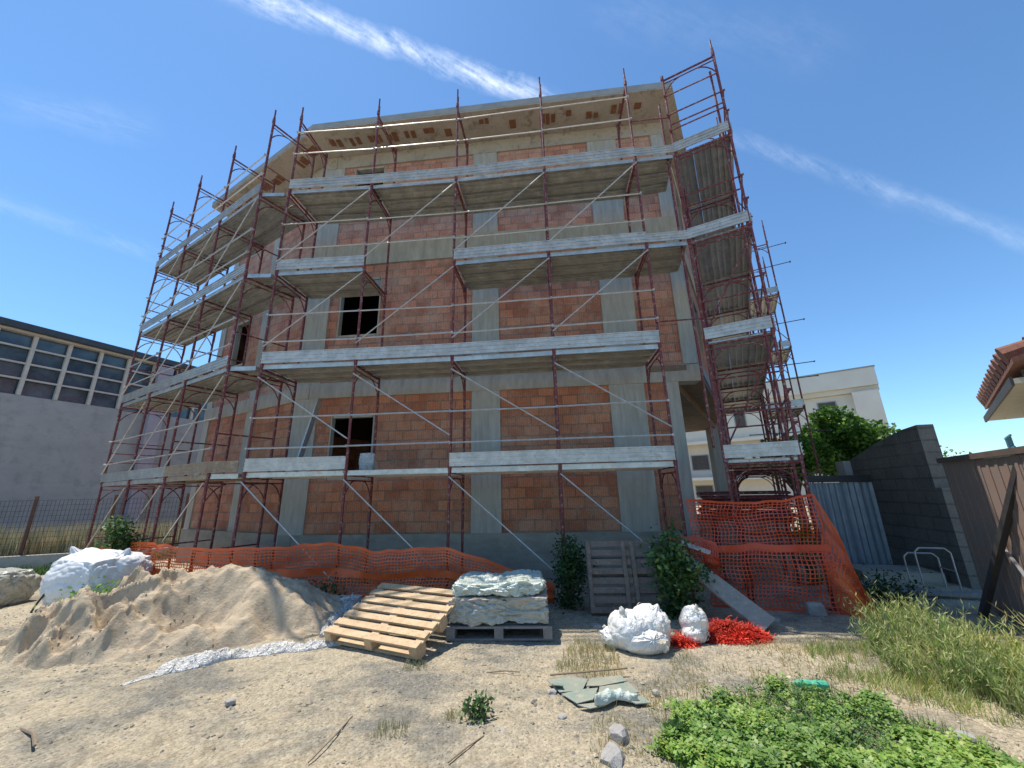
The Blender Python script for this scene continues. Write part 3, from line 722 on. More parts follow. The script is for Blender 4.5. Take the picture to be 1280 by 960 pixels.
# ------------------------------------------------------------------ BAGS, SHEETS
def sheet(name, pts, width, mat, label, cat, crump=.05, seed=0, n=60, m_=12, lift=.03, wave=3.5, base=None):
    """crumpled sheet lying along a line of ground points; has a folded, raised body"""
    P = [V(p) for p in pts]; L = [0]
    for a, b_ in zip(P, P[1:]): L.append(L[-1]+(b_-a).length)
    w = MB()
    for layer in (0, 1):
        for i in range(n+1):
            u = L[-1]*i/n
            k = max(q for q in range(len(P)-1) if L[q] <= u+1e-6); t = min(1, (u-L[k])/(L[k+1]-L[k]))
            c = P[k].lerp(P[k+1], t); d = (P[k+1]-P[k]).normalized(); nn = V((-d.y, d.x))
            wd = width*(.75+.5*fbm((u, seed, 1), 1.5, 2))*(min(1, .25+4*i/n, .25+4*(1-i/n)))
            for j in range(m_+1):
                v = -1+2*j/m_; x, y = c.x+nn.x*v*wd/2, c.y+nn.y*v*wd/2
                b0 = (base or gz)(x, y)
                z = b0 + .004 + (1-v*v)**.6*max(.004, lift+crump*1.2*fbm((x*1.1, y*1.1, seed), wave, 2)+crump*.55*(1-abs(fbm((x, y, seed+3), 9, 2)))**4-crump*.3) if layer else b0-.004
                w.v.append((x, y, z))
    st = (n+1)*(m_+1); W2 = m_+1
    for i in range(n):
        for j in range(m_):
            a = i*W2+j; w.f.append((st+a, st+a+1, st+a+W2+1, st+a+W2)); w.f.append((a, a+W2, a+W2+1, a+1))
    for i in range(n):
        for j in (0, m_):
            a = i*W2+j; w.f.append((a, a+W2, st+a+W2, st+a))
    for j in range(m_):
        for i in (0, n):
            a = i*W2+j; w.f.append((a, a+1, st+a+1, st+a))
    o = w.build(name, mat, smooth=True); c = P[0]; recentre(o, (c.x, c.y, 0)); return tag(o, label, cat)
def pg(px, py): q = atz(px, py); return (q.x, q.y)
pilebase = lambda x, y: gz(x, y)+max(0, pile_h(x, y)-.01)
sheet('plastic_sheet', [pg(150,862), pg(215,838), pg(290,822), pg(360,812), pg(430,806)], .34, 'plastic', 'long crumpled strip of white plastic sheeting lying along the foot of the sand pile', 'plastic sheet', .06, 2, 200, 34, .035, 2.6, pilebase)
sheet('plastic_sheet', [pg(402,796), pg(425,778), pg(440,762)], .34, 'plastic', 'small wad of white plastic tucked between the sand pile and the slatted pallet', 'plastic sheet', .12, 7, 40, 14, .12, 3)
b3_ = closed_box_bag('sack', (*pg(432,764), 0), (.20,.16,.10), 'plastic', 'small white crumpled sack lying behind the pale wooden pallet', 'sack', 31, .4, .35, .16, 30)
# big bag left
bb = closed_box_bag('bulk_bag', (-6.78, 6.85, -.02), (.62,.55,.40), 'bigbag', 'big white woven bulk bag slumped beside the sand pile, black strap across it', 'bulk bag', 11, -.25, .42, .05, 60)
ROOT[bb.name] = bb.matrix_local.copy()
w = MB()
pts = []
for i in range(9):
    t = i/8; pts.append(bb.matrix_local @ V((-.25+.3*t, -.60+.18*t*t, .04+.58*t)))
w.path(pts, .014, 5); w.build('strap', 'strap', bb)
def lobe_part(c, rad, pole, knot, seed, par):
    o = tied_bag('gathered_top', [(c, rad, pole, knot)], 'bigbag', None, None, seed); m_ = o.matrix_world.copy(); bpy.context.view_layer.update(); m_ = o.matrix_world.copy(); o.parent = par; o.matrix_local = par.matrix_local.inverted() @ m_
BULK = [((-7.0,6.75,.58), (.34,.32,.26), (-.4,-.3,1), .35), ((-6.5,6.8,.55), (.36,.30,.24), (.4,-.1,1), .3)]
closed_box_bag('bulk_bag', (-8.55, 6.75, -.06), (.46,.5,.30), 'wrap', 'pale grey green bulk bag at the left edge of the yard', 'bulk bag', 21, .1, .3, .11, 44)

# bag stack on pallet
def pallet_parts(root, L=1.2, Wd=.8, nsl=7, mat='wood_new', sw=.09, mtx=Matrix.Identity(4), open_front=True):
    for k in range(nsl):
        y = -Wd/2+sw/2 + (Wd-sw)*k/(nsl-1)
        q = random.uniform(-.004,.004)
        MB().box(-L/2, L/2, y-sw/2+q, y+sw/2+q, .122, .142).build('slat', mat, root, mtx)
    for x in (-L/2+.05, 0, L/2-.05):
        MB().box(x-.05, x+.05, -Wd/2, Wd/2, .1, .1205).build('cross_board', mat, root, mtx)
        for y in (-Wd/2+.07, 0, Wd/2-.07):
            MB().box(x-.049, x+.049, y-.07, y+.07, .0215, .0985).build('block', mat, root, mtx)
    for y in (-Wd/2+.07, 0, Wd/2-.07):
        MB().box(-L/2, L/2, y-.05, y+.05, 0, .02).build('bottom_board', mat, root, mtx)
cx, cy = pg(626, 803); cy += .42
pr = thing('pallet', (cx, cy, .01), 'wooden pallet lying flat under the plastic wrapped sacks', 'pallet', 'wooden pallets', R(-3))
pallet_parts(pr, 1.18, .84, 7, 'wood_grey', .09, ROOT[pr.name])
st = thing('wrapped_sack_stack', (cx, cy, .155), 'low block of cement sacks wrapped in cloudy plastic with a pale green cover on top', 'sack stack')
def soft(name, x0, x1, y0, y1, z0, z1, mat, seed, div=56, puff=.07, crump=.035):
    w = MB(); idx = {}
    c = V(((x0+x1)/2, (y0+y1)/2, (z0+z1)/2)); h = V(((x1-x0)/2, (y1-y0)/2, (z1-z0)/2))
    def vt(p):
        k = tuple(round(q,4) for q in p)
        if k not in idx:
            q = V(p); m2 = max(abs(q.x),abs(q.y),abs(q.z)); q = q*(1-puff*2*(q.length-m2)/max(q.length,.01))
            pos = V((c.x+q.x*h.x, c.y+q.y*h.y, c.z+q.z*h.z)); nn = V(p).normalized()
            pos += nn*crump*(.9*fbm((pos.x+seed,pos.y,pos.z), 3, 2) - .8*(1-abs(fbm((pos.x+seed,pos.y,pos.z*1.6), 4.5, 2)))**5 - .45*(1-abs(fbm((pos.x,pos.y+seed,pos.z*2), 11, 2)))**4)
            idx[k] = len(w.v); w.v.append(tuple(pos))
        return idx[k]
    for ax in range(3):
        for sg in (-1,1):
            for i in range(div):
                for j in range(div):
                    qd = []
                    for di, dj in ((0,0),(1,0),(1,1),(0,1)):
                        p = [0,0,0]; p[ax] = sg; p[(ax+1)%3] = -1+2*(i+di)/div; p[(ax+2)%3] = -1+2*(j+dj)/div
                        qd.append(vt(p))
                    w.f.append(tuple(qd) if sg > 0 else tuple(qd[::-1]))
    return w
S_ = ROOT[st.name] @ Matrix.Rotation(R(-3), 4, 'Z')
soft('', -.6, .58, -.42, .42, .0, .27, '', 3, puff=.05, crump=.045).build('wrapped_block', 'wrap', st, S_, True)
soft('', -.585, .575, -.41, .42, .265, .44, '', 9, puff=.16, crump=.05).build('plastic_cover', 'wrap_top', st, S_, True)
soft('', -.56, .57, -.415, .4, .235, .285, '', 19, puff=.05, crump=.02).build('sack_layer', 'sackpaper', st, S_, True)

# tilted pallet
bl = V((*pg(407,806), 0)); br = V((*pg(523,830), 0))
ex = (br-bl).normalized(); ey0 = V((-ex.y, ex.x, 0)); ang = R(20)
ey = ey0*math.cos(ang)+V((0,0,1))*math.sin(ang); ez = ex.cross(ey)
Lp_ = (br-bl).length
c0 = (bl+br)/2 + ey*.46 + V((0,0,.015))
tp = thing('pallet', (c0.x, c0.y, 0), 'clean pale wooden pallet lying tilted on the gravel beside the sand pile', 'pallet', 'wooden pallets')
PM = Matrix(((ex.x,ey.x,ez.x,c0.x),(ex.y,ey.y,ez.y,c0.y),(ex.z,ey.z,ez.z,c0.z),(0,0,0,1)))
pallet_parts(tp, Lp_, .92, 7, 'wood_new', .088, PM)
# support under the raised edge: chunk of timber
w = MB(); q = c0+ey*.38; w.bar((q.x-.5,q.y+.22,.05), (q.x+.45,q.y-.25,.05), .1, .1); o = w.build('timber_block', 'wood_grey'); recentre(o, (q.x,q.y,0)); tag(o, 'grey timber propping up the rear edge of the tilted pallet', 'timber')

# upright grey pallet
q0 = V((*pg(771, 780), 0)); q0.y = 5.62; q0.x = 1.52
lean = R(80); ex = V((1,-.07,0)).normalized(); ey = V((.07*math.cos(lean), math.cos(lean), math.sin(lean))).normalized(); ez = ex.cross(ey)
up_ = thing('pallet', (q0.x, q0.y, 0), 'dark weathered pallet standing on edge against the plinth between two shrubs', 'pallet', 'wooden pallets')
PM = Matrix(((ex.x,ey.x,ez.x,q0.x+ey.x*.5),(ex.y,ey.y,ez.y,q0.y+ey.y*.5),(ex.z,ey.z,ez.z,.02+ey.z*.45),(0,0,0,1)))
PMb = PM @ Matrix.Diagonal((1,.86,1,1))
for k in range(8):
    y = -.46 + .92*k/7
    MB().box(-.56, .56, y-.042, y+.042, .05, .072).build('slat', 'wood_dark', up_, PMb)
for x in (-.53, -.06, .06, .53):
    MB().box(x-.025, x+.025, -.5, .5, .075, .10).build('cross_board', 'wood_dark', up_, PMb)
for k in range(5):
    y = -.46 + .92*k/4
    MB().box(-.56, .56, y-.035, y+.035, -.045, -.025).build('bottom_board', 'wood_dark', up_, PMb)
for x in (-.53, 0, .53): MB().box(x-.03, x+.03, -.48, .48, -.022, .047).build('stringer', 'wood_dark', up_, PMb)

def tied_bag(name, lobes, mat, label, cat, seed, group=None):
    """soft filled bags: folds radiate from where each is gathered"""
    w = MB(); base = V(lobes[0][0])
    for li, (c, rad, pole, knot) in enumerate(lobes):
        c = V(c); pz = V(pole).normalized(); px = pz.orthogonal().normalized(); py = pz.cross(px); nu, nv = 84, 44; st0 = len(w.v)
        for j in range(nv+1):
            ph = math.pi*j/nv
            for i in range(nu):
                th = 2*math.pi*i/nu; q = pz*math.cos(ph)+(px*math.cos(th)+py*math.sin(th))*math.sin(ph)
                fo = math.cos(th*9+3.5*fbm((q.x+seed, q.y, q.z+li), 1.2, 2))+.7*math.cos(th*17+5*fbm((q.x, q.y+seed, q.z), 1.6, 2))
                near = math.exp(-(ph/.75)**2)+.35*math.exp(-((math.pi-ph)/.6)**2)
                f = 1+.045*fo*near*min(1, ph*3)+.10*fbm((q.x+seed, q.y+li*3, q.z), .9, 2)-.045*(1-abs(fbm((q.x*1.0, q.y+seed+li, q.z), 2.0, 2)))**6
                f += knot*math.exp(-(ph/.13)**2)
                f *= 1-.10*math.exp(-((ph-.28)/.14)**2)*(1 if knot > 0 else 0)
                p = V((q.x*rad[0], q.y*rad[1], q.z*rad[2]))*f + c
                if p.z < .004: p.z = .004 + .02*(p.z-.004)
                w.v.append(tuple(p))
        for j in range(nv):
            for i in range(nu):
                a = st0+j*nu+i; b2 = st0+j*nu+(i+1) % nu; w.f.append((a, b2, b2+nu, a+nu))
    o = w.build(name, mat, smooth=True); recentre(o, (base.x, base.y, 0)); return tag(o, label, cat, group)
M['bagfilm'] = crumple_mat('white_bag_film', (.82,.80,.76), (.72,.70,.65), 9, (.62,.57,.49), .33, .4)
# white bags & red net heap & plank
c1 = V((*pg(800,810), 0)); c2 = V((*pg(870,802), 0))
b1_ = tied_bag('rubbish_bag', [((c1.x-.10,c1.y,.17), (.22,.20,.19), (-.3,-.2,1), .28), ((c1.x+.14,c1.y+.05,.19), (.21,.20,.20), (.5,-.1,1), .2), ((c1.x+.03,c1.y-.10,.10), (.25,.17,.12), (.2,-1,.5), .0), ((c1.x-.26,c1.y+.05,.09), (.12,.13,.10), (-1,0,.5), .25)], 'bagfilm', 'large puffy white plastic bundle on the ground below the upright dark pallet', 'plastic bag', 3)
b2_ = tied_bag('rubbish_bag', [((c2.x,c2.y,.20), (.14,.13,.15), (.2,-.4,1), .3), ((c2.x-.02,c2.y-.04,.09), (.13,.12,.10), (.7,-.6,.4), .15)], 'bagfilm', 'smaller white plastic bundle squeezed beside the red net heap', 'plastic bag', 9)
def fluff(o, n, L0, seed, mat='film'):
    """loose flaps of film standing off a bundle"""
    rnd = random.Random(seed); w = MB(); me = o.data; ROOT[o.name] = o.matrix_local.copy(); mt = o.matrix_local
    P = [p for p in me.polygons]
    for i in range(n):
        p = rnd.choice(P); c = mt @ p.center; nn = (mt.to_3x3() @ p.normal).normalized()
        if c.z < .02: continue
        t = nn.cross(V((rnd.gauss(0,1), rnd.gauss(0,1), rnd.gauss(0,1)))).normalized(); u = nn.cross(t); L = L0*(.25+1.4*rnd.random()**2); W = L*rnd.uniform(.2,.8)
        rows = []
        for k in range(4):
            f = k/3; cc = c + t*L*(f-.5) + nn*(.004+L*.28*math.sin(f*3.14)*rnd.uniform(.3,1.2)); ww = W*(.4+.6*math.sin(f*3.14))*.5
            rows.append((cc-u*ww+nn*rnd.uniform(-.2,.2)*W, cc+nn*rnd.uniform(.0,.25)*W, cc+u*ww+nn*rnd.uniform(-.2,.2)*W))
        vs = [q for row in rows for q in row]; w.add(vs, [(a*3+b, a*3+b+1, a*3+b+4, a*3+b+3) for a in range(3) for b in range(2)])
    w.build('loose_film', mat, o)
def heap(c, rx, ry, h, n, mat, label, seed):
    rnd = random.Random(seed); w = MB()
    for i in range(n):
        a = rnd.uniform(0, 6.28); r = rnd.random()**.5; x = c[0]+rx*r*math.cos(a); y = c[1]+ry*r*math.sin(a)
        z = max(.008, h*(1-r*r)*(.75+.5*fbm((x*5,y*5,seed),1,2))*rnd.uniform(.75,1.1)); p = V((x, y, z))
        d = V((rnd.uniform(-1,1), rnd.uniform(-1,1), rnd.uniform(-.25,.25))).normalized(); L = rnd.uniform(.03,.07); hw = rnd.uniform(.0018,.0045)
        up = V((rnd.uniform(-.5,.5), rnd.uniform(-.5,.5), 1)).normalized(); sd_ = d.cross(up).normalized(); q = p; prev = (q-sd_*hw, q+sd_*hw)
        for k in range(3):
            d = (d+sd_*rnd.uniform(-.6,.6)+up*rnd.uniform(-.3,.2)).normalized(); sd_ = d.cross(up).normalized(); q = q+d*L/3*1.6
            if q.z < .004: q.z = .004
            cur = (q-sd_*hw, q+sd_*hw); w.add([prev[0], prev[1], cur[1], cur[0]], [(0,1,2,3)]); prev = cur
    o = w.build('net_heap', mat); recentre(o, (c[0],c[1],0)); return tag(o, label, 'netting heap')
fluff(b1_, 140, .06, 3); fluff(b2_, 70, .05, 4)
for q in BULK: lobe_part(*q, 5, bb)
c = pg(912, 798); heap((c[0], c[1]), .42, .2, .17, 9000, 'netheap', 'heap of bright red crumpled netting beneath the lower end of the plank', 5)
c = pg(856, 806); heap((c[0], c[1]), .12, .09, .10, 1200, 'netheap', 'tuft of red netting peeping out between the two white bundles', 6)
a = V((2.22, 5.85, .72)); b_ = V((2.86, 4.96, .06)); w = MB(); dd = (b_-a).normalized(); sd2 = V((1,.4,.43)); sd2 = (sd2-dd*sd2.dot(dd)).normalized(); w.obox((a+b_)/2, (b_-a)/2, sd2*.125, dd.cross(sd2)*.014); o = w.build('plank', 'plank'); recentre(o, (b_.x,b_.y,0)); tag(o, 'wide grey wooden plank leaning down from the orange net onto the red heap', 'plank')
w = MB(); w.bar((2.3,5.75,.86), (2.62,5.62,.74), .07, .05); o = w.build('timber_block', 'plastic'); recentre(o, (2.4,5.7,.8)); tag(o, 'short pale offcut stuck in the red net above the plank', 'offcut')
# rubble by the right net
rr = random.Random(4)
def rock(c, s, label, mat='rock', flat=.6, name='rubble_stone', seed=0, cat='stone', group=None):
    w = MB(); import bmesh
    bm = bmesh.new(); bmesh.ops.create_icosphere(bm, subdivisions=2, radius=1)
    for v in bm.verts:
        n = fbm((v.co.x+seed, v.co.y, v.co.z), 1.1, 3); v.co *= (1+.45*n)
        for ax in range(3): v.co[ax] = max(-.75, min(.75, v.co[ax]))
        v.co = V((v.co.x*s, v.co.y*s*.8, v.co.z*s*flat))
    w.add([v.co.copy() for v in bm.verts], [[v.index for v in f.verts] for f in bm.faces]); bm.free()
    o = w.build(name, mat, None, Matrix.Translation(V((c[0], c[1], s*flat*.45))) @ Matrix.Rotation(seed, 4, 'Z')); return tag(o, label, cat, group)
rock(pg(768,958), .11, 'broken grey concrete lump at the bottom edge of the clover patch', seed=1)
rock(pg(775,930), .085, 'pale flat stone lying on the broken grey lump', seed=2.2, flat=.9)
rock(pg(690,868), .05, 'small dark stone at the left end of the green glass sheet', seed=3)
rock(pg(288,880), .045, 'little whitish rubble chip alone on the gravel left of centre', seed=4)
rock(pg(745,785), .09, 'flat pale stone just left of the large white bundle', seed=5, flat=.4)
rock(pg(1022,768), .13, 'grey rounded stone in the shade behind the right orange net', seed=6, flat=.9)
rock(pg(970,777), .09, 'dark flat stone on the shaded ground under the right net', seed=7, flat=.4)
rock(pg(820,868), .04, 'small brown stone right of the green glass sheet', seed=8)
rock(pg(1205,925), .07, 'pale stone at the right rim of the clover patch', seed=9, flat=.5)
rock(pg(703,900), .045, 'brownish stone in front of the green glass sheet', seed=10)
rock(pg(627,917), .05, 'flat dark stone beside the small green weed in the middle', seed=11, flat=.4)
# glass sheets
def slab(pp, z, th, mat, label, name, cat, tilt=0):
    w = MB(); P = [V((*pg(*q), z+tilt*i)) for i, q in enumerate(pp)]; n = len(P)
    w.add(P+[p+V((0,0,th)) for p in P], [tuple(range(n))[::-1], tuple(range(n,2*n))]+[(i,(i+1)%n,n+(i+1)%n,n+i) for i in range(n)])
    o = w.build(name, mat); recentre(o, (P[0].x,P[0].y,0)); return tag(o, label, cat)
gs = thing('broken_sheet', (*pg(745,872), 0), 'broken pale green sheet lying in cracked pieces on the dry ground left of the clover', 'sheet')
rg = random.Random(8)
for pp, zt in (([(684,856),(712,851),(735,853),(728,868),(700,871)], .012), ([(737,852),(776,849),(784,858),(752,866),(733,865)], .02), ([(702,873),(730,869),(748,868),(742,884),(722,887)], .016), ([(750,868),(786,860),(800,874),(778,880),(748,882)], .03), ([(782,881),(802,876),(814,884),(796,888)], .014), ([(690,862),(700,858),(705,868),(693,868)], .03), ([(722,889),(744,886),(758,889),(738,893)], .012)):
    P = [V((*pg(*q), 0)) for q in pp]; n = len(P); tx_, ty_ = rg.uniform(-.09,.09), rg.uniform(-.09,.09); c = sum(P, V((0,0,0)))/n
    P = [V((p.x, p.y, gz(p.x, p.y)+.012+zt+(p.x-c.x)*tx_+(p.y-c.y)*ty_)) for p in P]; w = MB()
    w.add(P+[p+V((0,0,.006)) for p in P], [tuple(range(n))[::-1], tuple(range(n,2*n))]+[(i,(i+1)%n,n+(i+1)%n,n+i) for i in range(n)])
    w.build('shard', 'glass_sheet' if rg.random() < .7 else 'wrap_top', gs)
sheet('plastic_film', [pg(745,890), pg(768,880), pg(798,882)], .09, 'wrap_top', 'torn clear film crumpled on the near edge of the green sheet', 'film', .04, 13, 60, 20, .03, 4, lambda x, y: gz(x, y)+.035)
w = MB(); a = V((*pg(688,852), .05)); b_ = V((*pg(785,845), .06)); w.tube(a, b_, .008, 6); o = w.build('stick', 'twig'); recentre(o, a); tag(o, 'brown stick along the far edge of the green sheet', 'stick')
# bottle
bp = V((*pg(1015,862), .035)); bt = thing('crushed_bottle', (bp.x, bp.y, 0), 'crushed green plastic bottle lying on dry ground above the clover', 'bottle')
dv = V((.97,-.22,.0)); w = MB()
prev = None; prof = [(-.13,.012),(-.12,.013),(-.09,.03),(-.03,.034),(.0,.026),(.05,.034),(.11,.033),(.125,.02)]
for (t0, r0), (t1, r1) in zip(prof, prof[1:]): w.tube(bp+dv*t0, bp+dv*t1, r0, 10, r1)
w.build('bottle_body', 'green_plastic', bt); MB().tube(bp-dv*.15, bp-dv*.128, .015, 8).build('bottle_cap', 'plastic', bt)
# sticks
for (p1, p2, lb) in (((385,958),(440,900),'dark curved twig at the bottom of the picture left of the other'), ((560,958),(605,925),'thin dark twig at the bottom of the picture right of the other'), ((487,847),(650,844),'straight brown stick on the gravel in front of the wrapped sacks'), ((25,915),(42,938),'short pale stick at the lower left of the yard')):
    a = V((*pg(*p1), .02)); b_ = V((*pg(*p2), .025))
    if p1[0] == 487: a = V((*pg(608,844), .02))
    w = MB(); mid = (a+b_)/2+V((.02,.02,.01))*(b_-a).length*2; w.path([a, mid, b_], .005 if p1[0] != 25 else .009, 5); o = w.build('stick', 'twig'); recentre(o, a); tag(o, lb, 'stick')

# ------------------------------------------------------------------ VEGETATION
def leaf(w, p, s, rnd, up=.3, asp=.55):
    d = V((rnd.gauss(0,1), rnd.gauss(0,1), rnd.gauss(up,.7))).normalized(); n = d.cross(V((rnd.gauss(0,1), rnd.gauss(0,1), rnd.gauss(0,1)))).normalized()
    a = p; t = p+d*s; m1 = p+d*s*.5+n*s*asp/2; m2 = p+d*s*.5-n*s*asp/2
    w.add([a, m1, t, m2], [(0,1,2,3)])
def shrub(name, c, h, rx, n, mat, label, ls=.06, seed=0, cat='shrub', nst=7, stem='trunk', top_narrow=True, group=None):
    rnd = random.Random(seed); r = thing(name, c, label, cat, group); c = V(c); st_ = MB(); fo = MB()
    tips = []
    for k in range(nst):
        a = rnd.uniform(0, 6.28); rr_ = rnd.random()**.6*rx*.85; H = h*rnd.uniform(.6,1.0)*(1-.35*rr_/rx if top_narrow else 1)
        b0 = c+V((rnd.uniform(-.05,.05), rnd.uniform(-.05,.05), 0)); tip = c+V((rr_*math.cos(a), rr_*math.sin(a), H)); mid = b0.lerp(tip,.5)+V((0,0,h*.08))
        st_.tube(b0, mid, .012, 5, .008); st_.tube(mid, tip, .008, 5, .003); tips += [(b0, mid), (mid, tip), (mid, tip)]
    for k in range(n):
        a, b_ = rnd.choice(tips); t = rnd.random(); p = a.lerp(b_, t); sp_ = rx*.28
        p = p+V((rnd.gauss(0,sp_), rnd.gauss(0,sp_), rnd.gauss(0,sp_*.8)))
        if p.z < .03: p.z = rnd.uniform(.03,.15)
        leaf(fo, p, ls*rnd.uniform(.6,1.4), rnd)
    st_.build('stem', stem, r); fo.build('foliage', mat, r); return r
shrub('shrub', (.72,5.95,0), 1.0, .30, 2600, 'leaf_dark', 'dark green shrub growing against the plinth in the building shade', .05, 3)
shrub('shrub', (2.02,5.45,0), 1.08, .36, 3000, 'leaf_mid', 'leafy green shrub in front of the right end of the dark upright pallet', .065, 5)
shrub('shrub', (-7.6,7.9,0), 1.75, .30, 1500, 'leaf_mid', 'tall straggly green shrub growing up through the left scaffold', .07, 8, nst=6)
shrub('shrub', (-8.9,8.5,-.1), .8, .35, 700, 'leaf_mid', 'low green shrub behind the drooping left end of the orange net', .07, 9)
shrub('shrub', (4.9,7.0,.0), 1.5, .25, 500, 'leaf_tree', 'small bright shrub sprouting behind the right orange net beneath the stored frames', .07, 10)
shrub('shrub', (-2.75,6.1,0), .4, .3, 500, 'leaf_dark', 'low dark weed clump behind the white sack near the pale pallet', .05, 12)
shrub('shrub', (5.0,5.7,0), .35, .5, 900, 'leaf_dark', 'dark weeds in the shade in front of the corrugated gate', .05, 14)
shrub('shrub', (-6.0,6.05,0), .36, .45, 1300, 'leaf_clover', 'bright green weeds growing against the foot of the big white bulk bag', .06, 15, nst=14)
shrub('shrub', (*pg(38,800),0), .12, .14, 160, 'leaf_clover', 'tiny green weed on the bare ground left of the sand pile', .035, 16)
for (px, py, h, rx, lb) in ((598,902,.16,.12,'little green weed on the pale ground in the middle of the yard'), (848,935,.16,.06,'thin dark weed sprig at the left rim of the clover patch')):
    shrub('shrub', (*pg(px,py),0), h, rx, 170, 'leaf_mid', lb, .04, px)
# tree
def tree(c, crown, rad, n, label, seed, ls=.14):
    rnd = random.Random(seed); r = thing('tree', c, label, 'tree'); c = V(c); cr = V(crown)
    t = MB(); t.tube(c, c.lerp(cr,.5), .16, 8, .11)
    fo = MB(); blobs = []
    for k in range(34):
        d = V((rnd.gauss(0,1), rnd.gauss(0,1), rnd.gauss(.15,.8))).normalized(); p = cr+V((d.x*rad[0], d.y*rad[1], d.z*rad[2]))*rnd.uniform(.45,.9)
        t.tube(c.lerp(cr,.5), p, .04, 5, .01); blobs.append((p, rnd.uniform(.35,.62)))
    for k in range(n):
        p, q = rnd.choice(blobs); d = V((rnd.gauss(0,1), rnd.gauss(0,1), rnd.gauss(0,1))).normalized()
        leaf(fo, p+d*q*rnd.random()**.35, ls*rnd.uniform(.6,1.3), rnd, .1, .7)
    t.build('trunk', 'trunk', r); fo.build('crown', 'leaf_tree', r); return r
tree((11.6,14,0), (11.6,14,3.0), (1.75,1.5,1.15), 17000, 'round bright green tree behind the corrugated gate and block wall', 2)
tree((9.6,13.6,0), (9.6,13.6,2.4), (.8,.8,.7), 4000, 'small green tree seen behind the tall right scaffold leg', 6)
tree((17.2,15.5,0), (17.2,15.5,1.9), (.9,.8,.7), 2500, 'distant small tree just above the top of the metal fence', 9)

def blades(region, n, h, mat, name, label, cat, seed, w0=.008, lean=.3, hv=.5, leafy=0, base=gz, prob=None, clump=0):
    rnd = random.Random(seed); w = MB(); xs_ = [p[0] for p in region]; ys_ = [p[1] for p in region]; k = 0; tries = 0
    while k < n and tries < n*20:
        tries += 1
        x = rnd.uniform(min(xs_), max(xs_)); y = rnd.uniform(min(ys_), max(ys_))
        if not inpoly(x, y, region): continue
        if prob and rnd.random() > prob(x, y): continue
        k += 1
        H = h*rnd.uniform(1-hv, 1); a = rnd.uniform(0, 6.28); L = V((math.cos(a), math.sin(a), 0))*H*rnd.uniform(0, lean)
        p0 = V((x, y, base(x, y)-.005)); p1 = p0+L*.4+V((0,0,H*.6)); p2 = p0+L+V((0,0,H)); s = V((-math.sin(a+.8), math.cos(a+.8), 0))*w0
        w.add([p0-s, p0+s, p1+s*.8, p1-s*.8, p2], [(0,1,2,3), (3,2,4)])
        for q in range(leafy):
            t = rnd.uniform(.3,1); pp = p0.lerp(p2, t); leaf(w, pp, .045*rnd.uniform(.6,1.4), rnd, .9, .28)
    o = w.build(name, mat); recentre(o, (region[0][0], region[0][1], 0)); return tag(o, label, cat, kind='stuff')
# clover
cl = [pg(*q) for q in ((835,985),(848,930),(872,890),(930,868),(985,862),(1060,872),(1130,893),(1195,915),(1250,940),(1290,990))]
rnd = random.Random(77); w = MB(); k = 0
xs_ = [p[0] for p in cl]; ys_ = [p[1] for p in cl]
while k < 9000:
    x = rnd.uniform(min(xs_)-.2, max(xs_)+.1); y = rnd.uniform(2.3, max(ys_)+.1)
    jx, jy = x+.26*fbm((x,y,1), 3, 4)+rnd.gauss(0,.035), y+.24*fbm((x,y,9), 3, 4)+rnd.gauss(0,.035)
    if not (inpoly(jx, max(jy, 2.62), cl)): continue
    dn = fbm((x, y, 21), 2.4, 3)
    if dn < -.12 and rnd.random() < .8: continue
    k += 1
    z = gz(x, y) + rnd.uniform(.01, .075)*(1+.8*dn)
    a0 = rnd.uniform(0, 6.28); s = rnd.uniform(.011, .022)
    tl = V((rnd.gauss(0,.35), rnd.gauss(0,.35), 1)).normalized(); e1 = tl.orthogonal().normalized(); e2 = tl.cross(e1); p = V((x, y, z))
    for q in range(3):
        a = a0+q*2.094; d = e1*math.cos(a)+e2*math.sin(a); n_ = tl.cross(d)
        w.add([p, p+d*s+n_*s*.65, p+d*s*1.7, p+d*s-n_*s*.65], [(0,1,2,3)])
    if rnd.random() < .35:
        g0 = V((x, y, gz(x,y))); w.tube(g0, p, .0015, 3)
o = w.build('ground_cover', 'leaf_clover'); recentre(o, (2,3,0)); tag(o, 'dense patch of bright green clover in the lower right of the yard', 'ground cover', kind='stuff')
clr = cl[:]
rnd = random.Random(91); w = MB(); k = 0
while k < 650:
    x = rnd.uniform(min(xs_)-.2, max(xs_)+.1); y = rnd.uniform(2.4, max(ys_)+.1)
    if not inpoly(x+.1*rnd.gauss(0,1), max(y+.1*rnd.gauss(0,1), 2.62), cl) or fbm((x, y, 33), 2.2, 2) < 0: continue
    k += 1; b0 = V((x, y, gz(x, y))); st_h = rnd.uniform(.05,.15)
    for q in range(5):
        a = rnd.uniform(0,6.28); d = V((math.cos(a), math.sin(a), rnd.uniform(.3,1.3))).normalized(); n_ = d.cross(V((0,0,1))).normalized(); L = rnd.uniform(.025,.055); p0 = b0+V((0,0,.7*st_h*rnd.random()))
        w.add([p0, p0+d*L*.5+n_*L*.16, p0+d*L+V((0,0,-L*.2)), p0+d*L*.5-n_*L*.16], [(0,1,2,3)])
o = w.build('broadleaf_weeds', 'leaf_mid'); recentre(o, (2,3,0)); tag(o, 'darker narrow leaved weeds mixed through the clover', 'weeds', kind='stuff')
blades(clr, 1500, .11, 'leaf_clover', 'green_grass', 'thin green grass blades growing through the clover patch', 'grass', 61, .0022, .8, .6, prob=lambda x, y: .3+.7*(fbm((x,y,41), 2.2, 2) > 0))
blades([(p[0]*1.0, p[1]+.05) for p in cl], 900, .05, 'leaf_dry', 'dry_grass', 'dead straw stems scattered through the clover patch', 'grass', 62, .003, 1.6, .6)
